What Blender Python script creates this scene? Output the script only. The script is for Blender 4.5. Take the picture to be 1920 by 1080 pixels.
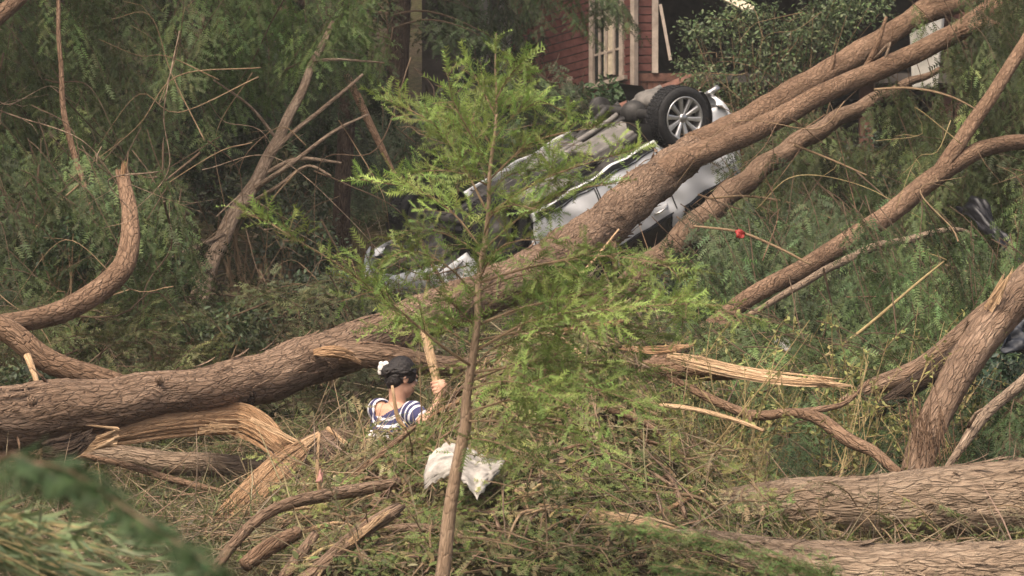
import bpy, bmesh, math, random
import numpy as np
from mathutils import Vector, Matrix

for o in list(bpy.data.objects):
    bpy.data.objects.remove(o)
S = bpy.context.scene
COL = S.collection
R = math.radians

# ------------------------------------------------------------------ camera, sky, sun, exposure
FPX, CAMH, PITCH = 6000.0, 2.0, R(2.0)          # focal length in pixels of the 1920 px wide photograph
cam = bpy.data.cameras.new('camera')
cam.sensor_width = 36.0
cam.lens = FPX / 1920 * 36.0
cam.clip_end = 3000
cam.dof.use_dof = True
cam.dof.focus_distance = 21.5
cam.dof.aperture_fstop = 9.0
camo = bpy.data.objects.new('camera', cam)
COL.objects.link(camo)
camo.location = (0, 0, CAMH)
camo.rotation_euler = (R(90) - PITCH, 0, 0)
S.camera = camo

SUN_EL, SUN_AZ = R(58), R(-150)                  # azimuth measured from +Y towards +X: sun behind-left of the camera
W = bpy.data.worlds.new('World')
S.world = W
W.use_nodes = True
wn = W.node_tree.nodes
bg = wn['Background']
sky = wn.new('ShaderNodeTexSky')
sky.sky_type = 'NISHITA'
sky.sun_disc = False
sky.sun_elevation = SUN_EL
sky.sun_rotation = SUN_AZ
sky.dust_density = 8.0
sky.ozone_density = 0.0
sky.air_density = 0.6
W.node_tree.links.new(sky.outputs[0], bg.inputs[0])
bg.inputs[1].default_value = 0.15
sun = bpy.data.lights.new('sun', 'SUN')
sun.energy = 1.0
sun.angle = R(30)
sun.color = (1.0, 0.95, 0.88)
suno = bpy.data.objects.new('sun', sun)
COL.objects.link(suno)
sd = Vector((math.sin(SUN_AZ) * math.cos(SUN_EL), math.cos(SUN_AZ) * math.cos(SUN_EL), math.sin(SUN_EL)))
suno.rotation_euler = sd.to_track_quat('Z', 'Y').to_euler()
suno.location = (0, 0, 40)
S.view_settings.view_transform = 'Standard'
S.view_settings.look = 'None'
S.view_settings.gamma = 1.0
S.view_settings.exposure = 1.03
S.view_settings.use_curve_mapping = False
S.view_settings.use_white_balance = True        # the camera was balanced warm
S.view_settings.white_balance_temperature = 6750
S.view_settings.white_balance_tint = 10
S.render.engine = 'CYCLES'

# ------------------------------------------------------------------ helpers
def P(px, py, d):
    """photo pixel + depth (metres along +Y) -> world point"""
    u = (px - 960) / FPX
    v = (540 - py) / FPX
    y = math.cos(PITCH) + v * math.sin(PITCH)
    z = -math.sin(PITCH) + v * math.cos(PITCH)
    s = d / y
    return np.array([u * s, d, CAMH + z * s])

def sines(seed, n, kmin, kmax):
    r = np.random.default_rng(seed)
    a = r.uniform(0, 2 * np.pi, n)
    k = r.uniform(kmin, kmax, n)
    return k * np.cos(a), k * np.sin(a), r.uniform(0, 6.28, n)

_S1 = sines(1, 7, 0.5, 2.2)
_S2 = sines(2, 9, 3, 9)
def bumpy(x, y):
    h = sum(np.sin(a * x + b * y + c) for a, b, c in zip(*_S1)) * 0.020
    h = h + sum(np.sin(a * x + b * y + c) for a, b, c in zip(*_S2)) * 0.008
    return h

def ground(x, y):
    x = np.asarray(x, float); y = np.asarray(y, float)
    z = np.interp(y, [-60, 10, 14, 17, 20, 22, 27, 34, 38.5, 42, 46, 50, 60, 100, 400],
                  [-.1, 0, 0, .02, -.12, -.06, .25, .45, .65, 1.6, 2.3, 2.8, 5.5, 18, 70])
    mx = np.interp(x, [-1.5, -1.15, -.95, -.75, -.5, -.2, .1, .4, .7, .95, 1.4, 1.9],
                   [0, .12, .34, .44, .47, .76, 1.04, 1.06, .76, .44, .1, 0])
    my = np.interp(y, [15.0, 16, 17, 18, 18.8, 19.5, 20.0], [0, .28, .70, 1, 1, .4, 0])
    return z + mx * my + bumpy(x, y)

ORG = {}
def org(o):
    return ORG.get(o.name, np.zeros(3))

def tag(o, label, cat, group=None):
    o['label'] = label; o['category'] = cat
    if group: o['group'] = group
    return o

def thing(name, label, cat, loc, group=None):
    o = bpy.data.objects.new(name, None)
    o.empty_display_size = 0.2
    COL.objects.link(o)
    o.location = tuple(loc)
    ORG[o.name] = np.array(loc, float)
    return tag(o, label, cat, group)

def mk(name, V, F, mat, parent=None, base=None, smooth=False, attrs=None, kind=None):
    """one mesh object from vertices and faces in WORLD coordinates; F is an (n,3)/(n,4) array or a list of faces"""
    V = np.asarray(V, np.float32).reshape(-1, 3)
    m = bpy.data.meshes.new(name)
    if parent is not None: b = org(parent)
    elif base is not None: b = np.asarray(base, float)
    else: b = np.zeros(3)
    Vl = (V - b).astype(np.float32)
    if isinstance(F, np.ndarray):
        k = F.shape[1]; n = len(F)
        m.vertices.add(len(Vl)); m.vertices.foreach_set('co', Vl.ravel())
        m.loops.add(n * k); m.loops.foreach_set('vertex_index', F.astype(np.int32).ravel())
        m.polygons.add(n)
        m.polygons.foreach_set('loop_start', np.arange(0, n * k, k, dtype=np.int32))
        m.update(calc_edges=True)
    else:
        m.from_pydata([tuple(map(float, v)) for v in Vl], [], [tuple(map(int, f)) for f in F])
        m.update()
    if smooth:
        m.polygons.foreach_set('use_smooth', np.ones(len(m.polygons), bool))
    for an, (ty, arr) in (attrs or {}).items():
        a = m.attributes.new(an, ty, 'POINT')
        a.data.foreach_set('color' if ty == 'FLOAT_COLOR' else 'vector', np.asarray(arr, np.float32).ravel())
    if mat: m.materials.append(mat)
    o = bpy.data.objects.new(name, m)
    COL.objects.link(o)
    if parent is not None:
        o.parent = parent
    else:
        o.location = tuple(b)
    ORG[o.name] = b
    if kind: o['kind'] = kind
    return o

class MB:
    """collects shapes into one mesh"""
    def __init__(s): s.V = []; s.F = []; s.A = []; s.n = 0
    def add(s, V, F, A=None):
        V = np.asarray(V, float).reshape(-1, 3)
        s.V.append(V); s.A.append(np.asarray(A, float) if A is not None else V.copy())
        s.F += [tuple(int(i) + s.n for i in f) for f in F]
        s.n += len(V)
    def box(s, c, size, M=None):
        x, y, z = [k / 2 for k in size]
        v = np.array([(-x, -y, -z), (x, -y, -z), (x, y, -z), (-x, y, -z), (-x, -y, z), (x, -y, z), (x, y, z), (-x, y, z)])
        if M is not None: v = v @ np.asarray(M).T
        s.add(v + np.asarray(c, float), [(0, 3, 2, 1), (4, 5, 6, 7), (0, 1, 5, 4), (1, 2, 6, 5), (2, 3, 7, 6), (3, 0, 4, 7)])
    def tube(s, pts, rad, sides=8, rough=0, seed=0, flat=1.0, cap=True, fl_dir=None, jag=0):
        V, F, A = tube(pts, rad, sides, rough, seed, flat, cap, fl_dir, jag); s.add(V, F, A)
    def lathe(s, prof, n=40, axis=None, c=(0, 0, 0)):
        a = np.linspace(0, 2 * np.pi, n, endpoint=False)
        V = []; k = len(prof)
        for r, h in prof:
            V.append(np.stack([r * np.cos(a), r * np.sin(a), np.full(n, h)], 1))
        V = np.concatenate(V)
        F = [(i * n + j, i * n + (j + 1) % n, (i + 1) * n + (j + 1) % n, (i + 1) * n + j) for i in range(k - 1) for j in range(n)]
        if axis is not None: V = V @ np.asarray(axis).T
        s.add(V + np.asarray(c, float), F)
    def ell(s, c, r, M=None, nu=20, nv=14):
        V = [(0, 0, -1.0)]
        for i in range(1, nv):
            t = -np.pi / 2 + np.pi * i / nv
            for j in range(nu):
                V.append((math.cos(t) * math.cos(2 * np.pi * j / nu), math.cos(t) * math.sin(2 * np.pi * j / nu), math.sin(t)))
        V.append((0, 0, 1.0))
        V = np.array(V) * np.asarray(r, float)
        if M is not None: V = V @ np.asarray(M).T
        F = [(0, 1 + (j + 1) % nu, 1 + j) for j in range(nu)]
        for i in range(nv - 2):
            for j in range(nu):
                a = 1 + i * nu
                F.append((a + j, a + (j + 1) % nu, a + nu + (j + 1) % nu, a + nu + j))
        l = len(V) - 1; a = 1 + (nv - 2) * nu
        F += [(a + j, a + (j + 1) % nu, l) for j in range(nu)]
        s.add(V + np.asarray(c, float), F)
    def build(s, name, mat, parent=None, base=None, smooth=False, kind=None):
        V = np.concatenate(s.V)
        return mk(name, V, s.F, mat, parent, base, smooth, {'bk': ('FLOAT_VECTOR', np.concatenate(s.A))}, kind)

def nrm(v):
    v = np.asarray(v, float)
    return v / (np.linalg.norm(v, axis=-1, keepdims=True) + 1e-9)

def catmull(C, step):
    """smooth path through control rows (any number of columns, first three are xyz)"""
    C = np.asarray(C, float)
    if len(C) < 3:
        n = max(2, int(np.linalg.norm(C[-1, :3] - C[0, :3]) / step))
        t = np.linspace(0, 1, n + 1)[:, None]
        return C[0] * (1 - t) + C[1] * t
    E = np.vstack([2 * C[0] - C[1], C, 2 * C[-1] - C[-2]])
    out = []
    for i in range(1, len(E) - 2):
        n = max(1, int(np.linalg.norm(E[i + 1, :3] - E[i, :3]) / step))
        for t in np.arange(n) / n:
            a, b, c, d = E[i - 1], E[i], E[i + 1], E[i + 2]
            out.append(.5 * (2 * b + (c - a) * t + (2 * a - 5 * b + 4 * c - d) * t * t + (3 * b - a - 3 * c + d) * t ** 3))
    out.append(C[-1])
    return np.array(out)

def tube(pts, rad, sides=8, rough=0, seed=0, flat=1.0, cap=True, fl_dir=None, jag=0):
    pts = np.asarray(pts, float); n = len(pts)
    rad = np.broadcast_to(np.asarray(rad, float), (n,))
    T = nrm(np.gradient(pts, axis=0))
    up = np.array([0, 0, 1.0]) if fl_dir is None else np.asarray(fl_dir, float)
    if abs(T[0] @ nrm(up)) > .95: up = np.array([1.0, 0, 0.1])
    N = [nrm(up - T[0] * (up @ T[0]))]
    for i in range(1, n):
        v = N[-1] - T[i] * (N[-1] @ T[i]); N.append(nrm(v))
    N = np.array(N); B = np.cross(T, N)
    a = np.linspace(0, 2 * np.pi, sides, endpoint=False)
    L = np.concatenate([[0], np.cumsum(np.linalg.norm(np.diff(pts, axis=0), axis=1))])
    rr = rad[:, None] * np.ones(sides)
    if rough:
        r = np.random.default_rng(seed)
        acc = 0
        for k in range(10):
            acc = acc + np.sin(r.integers(1, 4 + k * 2) * a[None] + r.uniform(-1, 1) * (2 + k) * L[:, None] / 0.5 + r.uniform(0, 6.28)) * r.uniform(.3, 1) / (1 + .25 * k)
        acc2 = 0
        for k in range(8):
            acc2 = acc2 + np.abs(np.sin(r.integers(5, max(6, sides // 2)) * a[None] * .5 + r.uniform(-3, 3) * L[:, None] + r.uniform(0, 6.28)))
        rr = rr * (1 + rough * (acc * .35 + (acc2 / 8 - .6) * 1.2) + rough * .15 * r.standard_normal(rr.shape))
    X = np.cos(a); Y = np.sin(a) * flat
    V = pts[:, None, :] + rr[..., None] * (X[None, :, None] * N[:, None, :] + Y[None, :, None] * B[:, None, :])
    if jag:
        r = np.random.default_rng(seed + 5)
        V[-1] += T[-1] * (r.uniform(-.2, 1, sides) * jag)[:, None]
        V[-2] += T[-1] * (r.uniform(-.2, .4, sides) * jag)[:, None]
    A = np.stack([rad[:, None] * X[None] * np.ones((n, 1)), rad[:, None] * Y[None] * np.ones((n, 1)), L[:, None] * np.ones(sides)], -1)
    A = A + (seed % 97) * 1.7
    V = V.reshape(-1, 3); A = A.reshape(-1, 3)
    i = np.arange(n - 1)[:, None] * sides; j = np.arange(sides)[None]; j2 = (j + 1) % sides
    F = np.stack([i + j, i + j2, i + sides + j2, i + sides + j], -1).reshape(-1, 4)
    F = [tuple(f) for f in F]
    if cap:
        c0, c1 = len(V), len(V) + 1
        V = np.vstack([V, pts[:1], pts[-1:]]); A = np.vstack([A, A[:1], A[-1:]])
        F += [(c0, (k + 1) % sides, k) for k in range(sides)]
        b = (n - 1) * sides
        F += [(c1, b + k, b + (k + 1) % sides) for k in range(sides)]
    return V, F, A

def pxpath(ctrl, step=.08):
    """control rows (px, py, depth, width in px) -> points and radii"""
    C = []
    for px, py, d, w in ctrl:
        C.append([*P(px, py, d), w / 2 * d / FPX])
    C = catmull(C, step)
    return C[:, :3], np.maximum(C[:, 3], .0015)

# ------------------------------------------------------------------ materials
def mat(name, build):
    m = bpy.data.materials.new(name); m.use_nodes = True
    nt = m.node_tree
    b = nt.nodes['Principled BSDF']
    build(nt, b)
    return m

def N(nt, t, **kw):
    n = nt.nodes.new(t)
    for k, v in kw.items():
        if k in n.inputs.keys(): n.inputs[k].default_value = v
        else: setattr(n, k, v)
    return n

def ramp(nt, fac, stops):
    r = nt.nodes.new('ShaderNodeValToRGB')
    e = r.color_ramp.elements
    while len(e) < len(stops): e.new(.5)
    for el, (p, c) in zip(e, stops):
        el.position = p; el.color = (*c, 1)
    nt.links.new(fac, r.inputs[0])
    return r.outputs[0]

def coord(nt, attr=None, scale=(1, 1, 1)):
    mp = N(nt, 'ShaderNodeMapping'); mp.inputs['Scale'].default_value = scale
    if attr:
        a = N(nt, 'ShaderNodeAttribute', attribute_name=attr); nt.links.new(a.outputs['Vector'], mp.inputs[0])
    else:
        a = N(nt, 'ShaderNodeTexCoord'); nt.links.new(a.outputs['Object'], mp.inputs[0])
    return mp.outputs[0]

def noise(nt, vec, scale, detail=4, rough=.6):
    n = N(nt, 'ShaderNodeTexNoise'); n.inputs['Scale'].default_value = scale
    n.inputs['Detail'].default_value = detail; n.inputs['Roughness'].default_value = rough
    nt.links.new(vec, n.inputs['Vector'])
    return n.outputs[0]

def bump(nt, b, h, strength, dist):
    n = N(nt, 'ShaderNodeBump'); n.inputs['Strength'].default_value = strength; n.inputs['Distance'].default_value = dist
    nt.links.new(h, n.inputs['Height']); nt.links.new(n.outputs[0], b.inputs['Normal'])

def mixc(nt, f, a, b, mode='MIX'):
    m = N(nt, 'ShaderNodeMix', data_type='RGBA', blend_type=mode)
    if isinstance(f, float): m.inputs[0].default_value = f
    else: nt.links.new(f, m.inputs[0])
    for s, v in ((6, a), (7, b)):
        if isinstance(v, tuple): m.inputs[s].default_value = (*v, 1)
        else: nt.links.new(v, m.inputs[s])
    return m.outputs[2]

def bark(name, dark, mid, light, across=14, along=1.6, bs=.9, moss=None):
    def f(nt, b):
        v = coord(nt, 'bk', (across, across, along))
        n = noise(nt, v, 2.2, 8, .65)
        v2 = coord(nt, 'bk', (across * 4, across * 4, along * 3))
        n2 = noise(nt, v2, 2.0, 5, .6)
        big = noise(nt, coord(nt, None), 1.6, 4, .6)
        c = ramp(nt, n, [(.30, dark), (.46, mid), (.68, light)])
        c2 = ramp(nt, n2, [(.30, tuple(x * .55 for x in mid)), (.55, mid), (.75, tuple(min(1, x * 1.25) for x in light))])
        c = mixc(nt, .45, c, c2)
        vo = N(nt, 'ShaderNodeTexVoronoi', feature='DISTANCE_TO_EDGE'); vo.inputs['Scale'].default_value = 1.7
        vw = N(nt, 'ShaderNodeVectorMath', operation='MULTIPLY_ADD'); nt.links.new(coord(nt, 'bk', (across * 1.3, across * 1.3, along * 3.2)), vw.inputs[0]); vw.inputs[1].default_value = (1, 1, 1)
        nn_ = N(nt, 'ShaderNodeTexNoise'); nn_.inputs['Scale'].default_value = 3; nt.links.new(coord(nt, 'bk', (across * .6, across * .6, along)), nn_.inputs['Vector']); nt.links.new(nn_.outputs[1], vw.inputs[2])
        nt.links.new(vw.outputs[0], vo.inputs['Vector'])
        fis = ramp(nt, vo.outputs[0], [(.0, (.38,) * 3), (.14, (1,) * 3)])
        c = mixc(nt, .42, c, fis, 'MULTIPLY')
        g = ramp(nt, big, [(.35, (.78, .74, .70)), (.65, (1.15, 1.12, 1.08))])
        c = mixc(nt, 1.0, c, g, 'MULTIPLY')
        if moss:
            mm = ramp(nt, noise(nt, coord(nt, None), 5, 5, .7), [(.52, (0, 0, 0)), (.68, (1, 1, 1))])
            c = mixc(nt, mm, c, moss)
        nt.links.new(c, b.inputs['Base Color'])
        b.inputs['Roughness'].default_value = .95
        b.inputs['Specular IOR Level'].default_value = .15
        s = N(nt, 'ShaderNodeMath', operation='ADD'); nt.links.new(n, s.inputs[0]); nt.links.new(n2, s.inputs[1])
        s2 = N(nt, 'ShaderNodeMath', operation='ADD'); nt.links.new(s.outputs[0], s2.inputs[0]); nt.links.new(fis, s2.inputs[1])
        bump(nt, b, s2.outputs[0], bs, .035)
    return mat(name, f)

M = {}
M['bark'] = bark('cypress_bark', (.115, .076, .052), (.262, .180, .124), (.42, .310, .225))
M['bark_red'] = bark('red_cypress_bark', (.105, .064, .042), (.235, .153, .100), (.36, .248, .170), 12, 2.0, .8)
M['bark_grey'] = bark('weathered_bark', (.13, .095, .068), (.30, .225, .160), (.50, .40, .30))
M['bark_pale'] = bark('pale_sapling_bark', (.15, .105, .07), (.30, .215, .145), (.45, .345, .245), 20, 2.5, .4)
M['bark_dark'] = bark('shade_darkened_bark', (.022, .016, .012), (.065, .046, .034), (.13, .10, .075))  # darker copy of the bark, thicket shade put into its colour
M['bark_moss'] = bark('mossy_bark', (.05, .035, .022), (.15, .10, .065), (.26, .19, .13), moss=(.10, .10, .035))
M['twig'] = bark('twig_bark', (.10, .065, .04), (.22, .155, .095), (.36, .28, .18), 30, 4, .3)
M['twig_dark'] = bark('dark_twig_bark', (.04, .028, .02), (.10, .07, .048), (.19, .145, .10), 30, 4, .3)
M['straw'] = bark('dry_stalk', (.16, .12, .06), (.33, .26, .13), (.50, .42, .24), 30, 4, .2)
M['wood'] = bark('torn_heartwood', (.19, .095, .045), (.40, .25, .14), (.58, .41, .26), 26, 1.2, .7)
M['wood_pale'] = bark('torn_sapwood', (.30, .19, .10), (.54, .37, .22), (.72, .56, .38), 26, 1.2, .6)

def foliage(name, trans=.28, rough=.6):
    def f(nt, b):
        a = N(nt, 'ShaderNodeAttribute', attribute_name='col')
        nt.links.new(a.outputs['Color'], b.inputs['Base Color'])
        b.inputs['Roughness'].default_value = rough
        b.inputs['Specular IOR Level'].default_value = .25
        t = N(nt, 'ShaderNodeBsdfTranslucent'); nt.links.new(a.outputs['Color'], t.inputs[0])
        mx = N(nt, 'ShaderNodeMixShader'); mx.inputs[0].default_value = trans
        nt.links.new(b.outputs[0], mx.inputs[1]); nt.links.new(t.outputs[0], mx.inputs[2])
        nt.links.new(mx.outputs[0], nt.nodes['Material Output'].inputs[0])
    return mat(name, f)
M['leaf'] = foliage('needle_foliage')
M['broad'] = foliage('broad_leaf', .22, .45)
M['dry'] = foliage('dry_litter', .08, .8)

def flat(name, c, rough=.7, metal=0., var=.15, scale=6, bs=0., spec=.4, coat=0.):
    def f(nt, b):
        n = noise(nt, coord(nt), scale, 6, .65)
        lo = tuple(x * (1 - var * 1.6) for x in c); hi = tuple(min(1, x * (1 + var)) for x in c)
        nt.links.new(ramp(nt, n, [(.3, lo), (.68, hi)]), b.inputs['Base Color'])
        b.inputs['Roughness'].default_value = rough; b.inputs['Metallic'].default_value = metal
        b.inputs['Specular IOR Level'].default_value = spec
        b.inputs['Coat Weight'].default_value = coat
        if bs: bump(nt, b, n, bs, .02)
    return mat(name, f)
def soil(nt, b):
    v = coord(nt)
    n1 = noise(nt, v, .8, 6, .7); n2 = noise(nt, v, 14, 8, .75)
    c = ramp(nt, n2, [(.30, (.022, .018, .012)), (.5, (.075, .058, .036)), (.72, (.16, .125, .075))])
    g = ramp(nt, n1, [(.42, (.85, .82, .75)), (.62, (.62, .78, .42))])
    nt.links.new(mixc(nt, 1.0, c, g, 'MULTIPLY'), b.inputs['Base Color'])
    b.inputs['Roughness'].default_value = .95; b.inputs['Specular IOR Level'].default_value = .1
    bump(nt, b, n2, 1.0, .06)
M['soil'] = mat('littered_soil', soil)
def carpaint(nt, b):
    v = coord(nt)
    n = noise(nt, v, 2.2, 7, .7); n2 = noise(nt, v, 26, 5, .7)
    dirt = N(nt, 'ShaderNodeMath', operation='MULTIPLY_ADD'); nt.links.new(n, dirt.inputs[0]); dirt.inputs[1].default_value = .75
    nt.links.new(n2, dirt.inputs[2])
    dm = ramp(nt, dirt.outputs[0], [(1.00, (0, 0, 0)), (1.20, (.6, .6, .6))])
    nt.links.new(mixc(nt, dm, (.66, .67, .67), (.30, .26, .20)), b.inputs['Base Color'])
    nt.links.new(ramp(nt, n2, [(.35, (.28,) * 3), (.7, (.55,) * 3)]), b.inputs['Roughness'])
    b.inputs['Coat Weight'].default_value = .2
M['paint'] = mat('muddy_white_car_paint', carpaint)
M['rubber'] = flat('tyre_rubber', (.017, .017, .017), .75, 0, .4, 30, .3, .3)
M['rim'] = flat('alloy_rim', (.62, .62, .60), .32, .75, .12, 9)
M['chassis'] = flat('grimy_chassis', (.045, .042, .038), .65, .2, .5, 8, .5)
M['shield'] = flat('grey_underbody_shield', (.20, .185, .165), .6, .15, .35, 5, .5)
M['blackpl'] = flat('black_plastic', (.012, .012, .013), .45, 0, .3, 12)
M['glass'] = flat('dark_car_glass', (.006, .007, .008), .12, 0, .3, 4, 0, .5)
M['taillamp'] = flat('red_lens', (.20, .018, .012), .25, 0, .2, 20)
M['chrome'] = flat('dull_chrome', (.55, .54, .52), .28, .85, .2, 14)
M['siding'] = flat('red_siding_paint', (.165, .064, .052), .8, 0, .28, 9, .2)
M['skirt'] = flat('brown_skirt_board', (.15, .07, .048), .85, 0, .35, 9, .2)
M['trim'] = flat('cream_trim_paint', (.43, .35, .28), .7, 0, .20, 7, .1)
M['greyboard'] = flat('grey_weathered_board', (.19, .175, .16), .85, 0, .3, 11, .3)
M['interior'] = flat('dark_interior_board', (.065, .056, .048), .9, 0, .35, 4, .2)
M['roof'] = flat('roof_shingle', (.09, .08, .075), .9, 0, .3, 20, .4)
M['pane'] = flat('house_window_glass', (.025, .027, .026), .12, 0, .4, 3)
M['panel'] = flat('dirty_cream_panel', (.60, .57, .50), .6, 0, .18, 4, .1)
M['plank'] = flat('pale_lumber', (.60, .52, .38), .8, 0, .2, 10, .2)
M['cloth'] = flat('muddy_white_cloth', (.39, .36, .315), .9, 0, .36, 9, .3, .1)
M['red'] = flat('red_plastic_scrap', (.30, .030, .022), .6, 0, .2, 20)
M['pink'] = flat('faded_pink_plastic', (.30, .15, .115), .6, 0, .2, 20)
M['tarp'] = flat('black_tarp', (.014, .014, .017), .4, 0, .4, 10, .4)
M['tarpblue'] = flat('dark_blue_tarp', (.012, .016, .024), .55, 0, .4, 10, .4)
M['skin'] = flat('skin', (.50, .285, .19), .55, 0, .07, 16, .05, .3)
M['hair'] = flat('dark_hair', (.017, .013, .011), .5, 0, .5, 60, .6, .35)
M['clip'] = flat('white_cloth_tie', (.72, .68, .62), .8, 0, .08, 30)
M['denim'] = flat('dark_trousers', (.035, .038, .05), .85, 0, .3, 30, .3)

# ------------------------------------------------------------------ foliage machinery
def tmpl_spray(pairs, nl, nw, curl=.12, seed=0, fwd=.55, bend=0.):
    """feathery cypress branchlet, unit length along x"""
    r = np.random.default_rng(seed)
    V = [(0, -.012, 0), (0, .012, 0), (1, bend, -curl)]; F = [(0, 1, 2)]
    for i in range(pairs):
        t = (i + .6) / pairs
        l = nl * (1 - .55 * abs(t - .35) ** 1.3) * r.uniform(.85, 1.15)
        for s in (-1, 1):
            t2 = t + (0.2 / pairs if s > 0 else 0)
            z = -curl * t2 * t2
            k = len(V)
            yb = bend * t2 * t2
            V += [(t2 - nw / 2, yb, z), (t2 + nw / 2, yb, z), (t2 + l * fwd * r.uniform(.7, 1.3), yb + s * l * r.uniform(.7, 1.15), z + r.uniform(-.08, .09))]
            F.append((k, k + 1, k + 2) if s > 0 else (k + 1, k, k + 2))
    return np.array(V, float), np.array(F)
T_FINE = tmpl_spray(9, .24, .10)
T_SAP = [tmpl_spray(10, .19, .075, .10, 1, .9, .10), tmpl_spray(8, .24, .085, .22, 2, .7, -.16), tmpl_spray(11, .16, .07, -.10, 3, 1.0, .05), tmpl_spray(7, .21, .08, .30, 4, .8, .22), tmpl_spray(9, .14, .08, .05, 5, 1.2, -.08)]
T_MID = tmpl_spray(6, .24, .12)
T_LOW = tmpl_spray(4, .28, .20)
T_HANG = tmpl_spray(5, .10, .13, .05)
T_LEAF = (np.array([(0, 0, 0), (.35, .24, .05), (.35, -.24, .05), (.75, .16, .02), (.75, -.16, .02), (1, 0, -.08), (.4, 0, 0)], float),
          np.array([(0, 6, 1), (0, 2, 6), (6, 3, 1), (6, 2, 4), (6, 5, 3), (6, 4, 5)]))
T_LONG = (np.array([(0, 0, 0), (.3, .045, .03), (.3, -.045, .03), (.7, .035, 0), (.7, -.035, 0), (1, 0, -.14)], float),
          np.array([(0, 2, 1), (1, 2, 4), (1, 4, 3), (3, 4, 5)]))
T_BLADE = (np.array([(0, .012, 0), (0, -.012, 0), (.4, .010, .0), (.4, -.010, .0), (.75, .006, -.05), (.75, -.006, -.05), (1, 0, -.17)], float),
           np.array([(0, 1, 3), (0, 3, 2), (2, 3, 5), (2, 5, 4), (4, 5, 6)]))
T_TWIG = (np.array([(0, .008, 0), (0, -.004, .007), (0, -.004, -.007), (.5, .03, .02), (.5, .02, .027), (.5, .02, .013), (1, 0, 0)], float),
          np.array([(0, 1, 4), (0, 4, 3), (1, 2, 5), (1, 5, 4), (2, 0, 3), (2, 3, 5), (3, 4, 6), (4, 5, 6), (5, 3, 6)]))

class Fo:
    """a cloud of leaf-sized pieces, built into one mesh"""
    def __init__(s): s.p = []; s.d = []; s.n = []; s.s = []; s.c = []
    def add(s, p, d, n, sc, c):
        p = np.asarray(p, float).reshape(-1, 3); k = len(p)
        s.p.append(p); s.d.append(np.broadcast_to(np.asarray(d, float), (k, 3)))
        s.n.append(np.broadcast_to(np.asarray(n, float), (k, 3))); s.s.append(np.broadcast_to(np.asarray(sc, float), (k,)))
        s.c.append(np.broadcast_to(np.asarray(c, float), (k, 3)))
    def count(s): return sum(len(p) for p in s.p)
    def build(s, name, T, mt, parent=None, base=None, kind=None):
        p = np.concatenate(s.p); D = nrm(np.concatenate(s.d)); n = np.concatenate(s.n)
        B = nrm(np.cross(n, D)); n = np.cross(D, B)
        sc = np.concatenate(s.s)[:, None, None]; c = np.concatenate(s.c)
        TT = T if isinstance(T, list) else [T]
        VV, FF, CC = [], [], []; nv_ = 0
        for i, (tv, tf) in enumerate(TT):
            q = slice(i, None, len(TT)); k = len(p[q]); m = len(tv)
            if not k: continue
            VV.append((p[q][:, None] + sc[q] * (tv[None, :, :1] * D[q][:, None] + tv[None, :, 1:2] * B[q][:, None] + tv[None, :, 2:3] * n[q][:, None])).reshape(-1, 3))
            FF.append((tf[None] + (np.arange(k) * m)[:, None, None]).reshape(-1, 3) + nv_); nv_ += k * m
            cc = np.ones((k, m, 4)); cc[..., :3] = np.clip(c[q], .005, .9)[:, None]; CC.append(cc.reshape(-1, 4))
        return mk(name, np.concatenate(VV), np.concatenate(FF), mt, parent, base, False, {'col': ('FLOAT_COLOR', np.concatenate(CC))}, kind)

def vary(rng, col, n, v=.28, hue=.12):
    c = np.asarray(col, float)[None] * rng.uniform(1 - v, 1 + v, (n, 1))
    return c * (1 + rng.uniform(-hue, hue, (n, 3)))

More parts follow.
